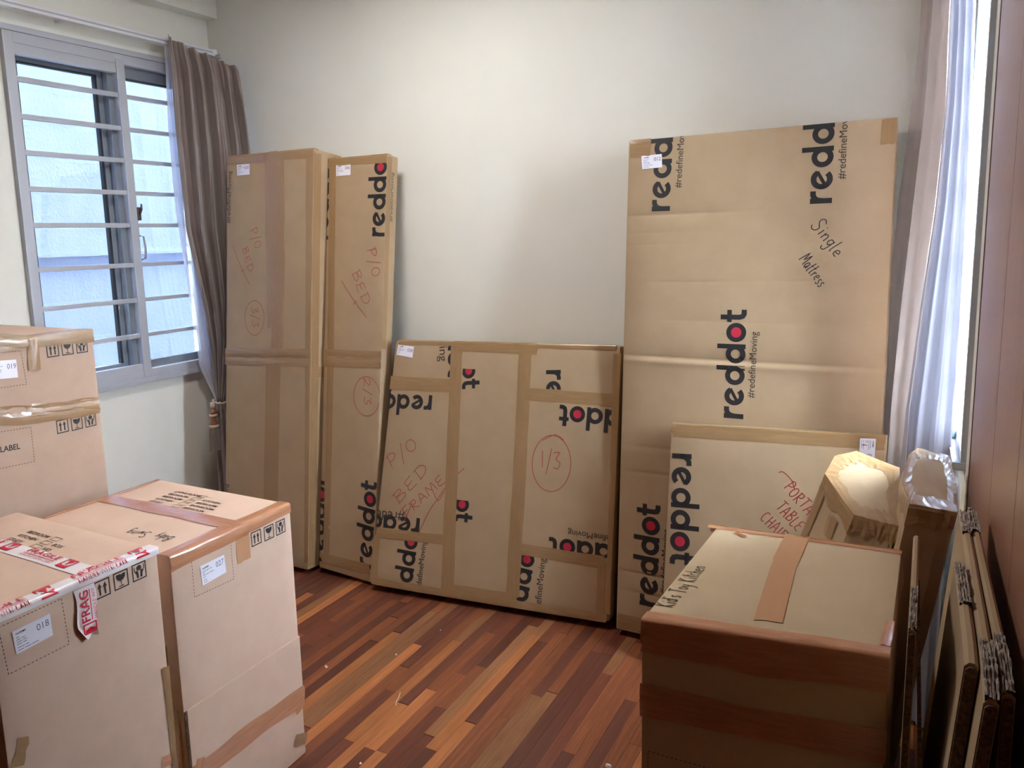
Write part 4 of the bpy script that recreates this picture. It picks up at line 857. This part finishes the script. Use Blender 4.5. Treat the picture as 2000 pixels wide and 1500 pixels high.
# ------------------------------------------------------------------ two wrapped bundles by the right curtain
def bundle(name, label, top, base, cap_in, parent_group=None, m='kraft'):
    top = [Vector(p) for p in top]; base = [Vector(p) for p in base]; n = len(top)
    c0 = sum(base, Vector())/n; r = root(name, (c0.x, c0.y, 0), label, 'package', parent_group)
    rg = random.Random(n*13+len(label)); V, Fc = [], []; rows = 10; sub = 4
    ring = lambda k: [b*(1-k)+a*k for a, b in zip(top, base)]
    def sring(k, j):
        R = ring(k); out = []
        for i in range(n):
            for q in range(sub): out.append(R[i]*(1-q/sub)+R[(i+1)%n]*(q/sub)+Vector((rg.uniform(-1,1), rg.uniform(-1,1), rg.uniform(-1,1)))*(0.0022 if 0 < j < rows else 0.0))
        return out
    N = n*sub
    for j in range(rows+1): V += sring(j/rows, j)
    for j in range(rows):
        for i in range(N): Fc.append([j*N+i, j*N+(i+1)%N, (j+1)*N+(i+1)%N, (j+1)*N+i])
    ct = sum(top, Vector())/n; k0 = rows*N; V.append(ct+Vector((0,0,0.004))); ci = len(V)-1
    for i in range(N): Fc.append([k0+i, k0+(i+1)%N, ci])
    Fc.append(list(range(N))[::-1])
    bm = bmesh.new(); vs = [bm.verts.new(v) for v in V]
    for q in Fc: bm.faces.new([vs[i] for i in q])
    from_bm('wrapped_body', bm, M[m], r)
    # crumpled tape cap round the top edge
    up = (top[1]-top[0]).cross(top[2]-top[0]).normalized(); up = up if up.z > 0 else -up
    V, Fc, U = [], [], []; prof = [(-0.045, 0.004), (-0.025, 0.005), (-0.006, 0.005), (0.0, 0.003), (0.12, 0.0035), (0.30, 0.0025), (cap_in, 0.0018)]
    M_ = N*2
    for i in range(M_):
        a = i/(sub*2); ia = int(a) % n; q = a-int(a); p = top[ia]*(1-q)+top[(ia+1)%n]*q; b = base[ia]*(1-q)+base[(ia+1)%n]*q
        out = (p-ct); out.z = 0; out = out.normalized(); dn = (b-p).normalized()
        for j, (k, h) in enumerate(prof):
            cr = rg.uniform(-1, 1)*0.0022; kk = k*(1+0.18*sin(i*1.3+j)) if j in (0, 6) else k
            if k < 0: pt = p+dn*(-kk)+out*(h+cr)
            else: pt = p*(1-kk)+ct*kk+up*(h+0.5*cr)+out*(0.002 if k == 0 else 0)
            V.append(pt); U.append((i*0.02, j*0.02))
    L = len(prof)
    for i in range(M_):
        for j in range(L-1): a, b = i*L+j, ((i+1) % M_)*L+j; Fc.append([a, b, b+1, a+1])
    bm = bmesh.new(); vs = [bm.verts.new(v) for v in V]
    for q in Fc:
        try: bm.faces.new([vs[i] for i in q])
        except ValueError: pass
    bmesh.ops.recalc_face_normals(bm, faces=bm.faces)
    bm.verts.index_update(); vv = [v.co.copy() for v in bm.verts]; ff = [[v.index for v in q.verts] for q in bm.faces]; bm.free()
    link('tape_cap', vv, ff, M['tape'], r, smooth=False, uvs=U)
    return r
A_top = [(-0.1729, 2.4306, 0.9313), (-0.1186, 2.4694, 0.9415), (-0.0065, 2.3878, 0.9284), (0.0046, 2.0844, 0.8648), (-0.0395, 2.0980, 0.8660), (-0.1008, 2.1161, 0.8676), (-0.1864, 2.3153, 0.9064)]
A_base = [(-0.4429, 2.4306, 0.0000), (-0.3886, 2.4694, 0.0000), (-0.2765, 2.3878, 0.0000), (-0.2654, 2.0844, 0.0000), (-0.3095, 2.0980, 0.0000), (-0.3708, 2.1161, 0.0000), (-0.4564, 2.3153, 0.0000)]
rA = bundle('wrapped_bundle', 'cardboard bundle with taped slanted top, standing behind the toy kitchen carton', A_top, A_base, 0.34)
a0, a1, b0, b1 = Vector(A_top[5]), Vector(A_top[6]), Vector(A_base[5]), Vector(A_base[6])
fA = Face(b1, b0, a0, a1)
tape(fA, rA, [(0.02, fA.H*0.2), (0.02, fA.H-0.03)], 0.04, wob=0.6, e=0.004); tape(fA, rA, [(fA.W-0.02, fA.H*0.2), (fA.W-0.02, fA.H-0.10)], 0.035, wob=0.6, e=0.004); tape(fA, rA, [(fA.W*0.62, fA.H-0.055), (fA.W*0.66, fA.H-0.11)], 0.05, wob=1.4, e=0.006, name='tape_patch')
B_top = [(0.0149, 2.3300, 0.9833), (0.0354, 2.4000, 0.9862), (0.1088, 2.4000, 0.9729), (0.1180, 2.2000, 0.9574), (0.1157, 2.0200, 0.9408), (0.0197, 2.0200, 0.9472), (0.0027, 2.1500, 0.9563)]
B_base = [(-0.1201, 2.3100, 0.0000), (-0.0996, 2.3800, 0.0000), (-0.0262, 2.3800, 0.0000), (-0.0170, 2.1800, 0.0000), (-0.0193, 2.0000, 0.0000), (-0.1153, 2.0000, 0.0000), (-0.1323, 2.1300, 0.0000)]
rB = bundle('wrapped_bundle', 'cardboard bundle with rounded taped top, squeezed between the other bundle and the right wall', B_top, B_base, 0.3)

# ------------------------------------------------------------------ folded cartons on edge along the wardrobe
def folded(label, yn, yf, zt, xn, xf, lean, th, torn, group, seed, zn=None):
    """flattened carton standing on edge; near end shows the fluted board, torn grey slots along the top"""
    r = root('folded_carton', ((xn+xf)/2-lean*zt, (yn+yf)/2, 0), label, 'folded carton', group)
    rg = random.Random(seed); zn = zn or zt
    def X(y, z): return xn+(xf-xn)*(y-yn)/(yf-yn)-lean*(zt-z)
    def sheet(name, dx0, dx1, m, ya, yb, z0, z1f, parent=r, bev=0.002):
        bm = bmesh.new(); ny = 8; rows = []
        for i in range(ny+1):
            y = ya+(yb-ya)*i/ny; z1 = z1f(y)
            rows.append([bm.verts.new((X(y, z)+dx, y, z)) for dx, z in ((dx0, z0), (dx1, z0), (dx1, z1-(dx1-dx0)*0.35), (dx1-(dx1-dx0)*0.3, z1), (dx0+(dx1-dx0)*0.3, z1), (dx0, z1-(dx1-dx0)*0.35))])
        for i in range(ny):
            for k in range(6): bm.faces.new((rows[i][k], rows[i][(k+1)%6], rows[i+1][(k+1)%6], rows[i+1][k]))
        bm.faces.new(rows[0][::-1]); bm.faces.new(rows[-1])
        return from_bm(name, bm, M[m], parent)
    zf = lambda y: zt-(zt-zn)*max(0, 1-(y-yn)/0.06)
    sheet('folded_board', -th/2, th/2, 'kraft', yn+0.004, yf, 0.0, zf)
    sheet('fluted_end', -th/2+0.0015, th/2-0.0015, 'kraft_edge', yn, yn+0.0045, 0.001, lambda y: zn-0.004)
    for ya, yb in torn:
        bm = bmesh.new(); k = max(4, int((yb-ya)/0.008)); ln = 4
        for j in range(ln):
            g = []; dx = -th/2+th*(j+0.5)/ln
            for i in range(k+1):
                y = ya+(yb-ya)*i/k; z = zf(y)+0.001+rg.uniform(-0.001, 0.004); g.append([bm.verts.new((X(y, z)+dx+sx*th*0.085+rg.uniform(-0.0006, 0.0006), y, zz)) for sx, zz in ((-1, zf(y)-0.012), (-1, z), (1, z), (1, zf(y)-0.012))])
            for i in range(k):
                for q in range(3): bm.faces.new((g[i][q], g[i][q+1], g[i+1][q+1], g[i+1][q]))
        from_bm('torn_flute', bm, M['torn'], r)
    return r, X
folded('flattened carton nearest the wardrobe, outermost right of the three leaning there', 1.035, 1.70, 1.058, 0.1238, 0.1205, 0.0, 0.0135, [(1.04, 1.17), (1.57, 1.695)], 'flattened cartons leaning on the wardrobe', 1, 1.045)
folded('flattened carton in the middle of the three leaning on the wardrobe', 1.012, 1.67, 1.060, 0.1064, 0.1064, 0.075, 0.016, [(1.017, 1.14), (1.55, 1.665)], 'flattened cartons leaning on the wardrobe', 2, 1.045)
folded('shorter flattened carton, lowest and leftmost of the three leaning on the wardrobe', 1.075, 1.395, 1.062, 0.0888, 0.0886, 0.07, 0.0155, [(1.24, 1.39)], 'flattened cartons leaning on the wardrobe', 3, 1.055)
rC, XC_ = folded('thin folded carton standing upright between the toy kitchen carton and the wardrobe', 1.145, 1.50, 1.06, 0.0235, 0.0285, 0.0, 0.010, [(1.15, 1.27)], None, 4, 1.05)
bm = bmesh.new()
for a in ((1.147, 1.45),):
    pts = [(0.031, 1.0), (0.052, 0.62), (0.060, 0.0), (0.066, 0.0), (0.058, 0.62), (0.036, 1.0)]
    v0 = [bm.verts.new((x, a[0], z)) for x, z in pts]; v1 = [bm.verts.new((x, a[1], z)) for x, z in pts]
    bm.faces.new(v0[::-1]); bm.faces.new(v1)
    for i in range(6): bm.faces.new((v0[i], v0[(i+1)%6], v1[(i+1)%6], v1[i]))
from_bm('splayed_panel', bm, M['kraft_edge'], rC)

# ------------------------------------------------------------------ scraps on the floor
def scrap(label, p, s, seed):
    rg = random.Random(seed); bm = bmesh.new(); n = 6
    a = [bm.verts.new((p[0]+s*cos(2*pi*i/n)*rg.uniform(0.5, 1), p[1]+s*sin(2*pi*i/n)*rg.uniform(0.4, 0.9), 0.0002)) for i in range(n)]
    b = [bm.verts.new((v.co.x*0.75+p[0]*0.25, v.co.y*0.75+p[1]*0.25, s*rg.uniform(0.35, 0.7))) for v in a]
    bm.faces.new(a[::-1]); bm.faces.new(b)
    for i in range(n): bm.faces.new((a[i], a[(i+1)%n], b[(i+1)%n], b[i]))
    o = from_bm('foam_scrap', bm, M['scrap'], None, (p[0], p[1], 0)); o['label'] = label; o['category'] = 'scrap'; o['group'] = 'white scraps on the floor'
scrap('larger white foam scrap on the floor beside the orange taped carton', (-1.8697, 2.0636), 0.01, 1)
scrap('small white foam scrap on a dark strip in mid floor', (-1.6803, 2.2567), 0.006, 2)
scrap('tiny white scrap on the floor near the square bed frame carton', (-1.6270, 2.4956), 0.005, 3)
scrap('torn white scrap at the lower right of the bare floor', (-0.7285, 2.0269), 0.014, 4)
scrap('small pale scrap at the lower middle edge of the floor', (-1.4131, 1.6875), 0.006, 5)
c = [Vector(p) for p in [(-1.4884, 1.9825, 0.0020), (-1.5007, 2.0030, 0.0020), (-1.5048, 2.0213, 0.0020), (-1.5123, 2.0381, 0.0020), (-1.5198, 2.0552, 0.0020)]]
o = tube('plastic_thread', c, 0.0011, M['scrap'], None, 6, loc=c[0]); o['label'] = 'thin curled white thread lying on an orange floor strip'; o['category'] = 'thread'
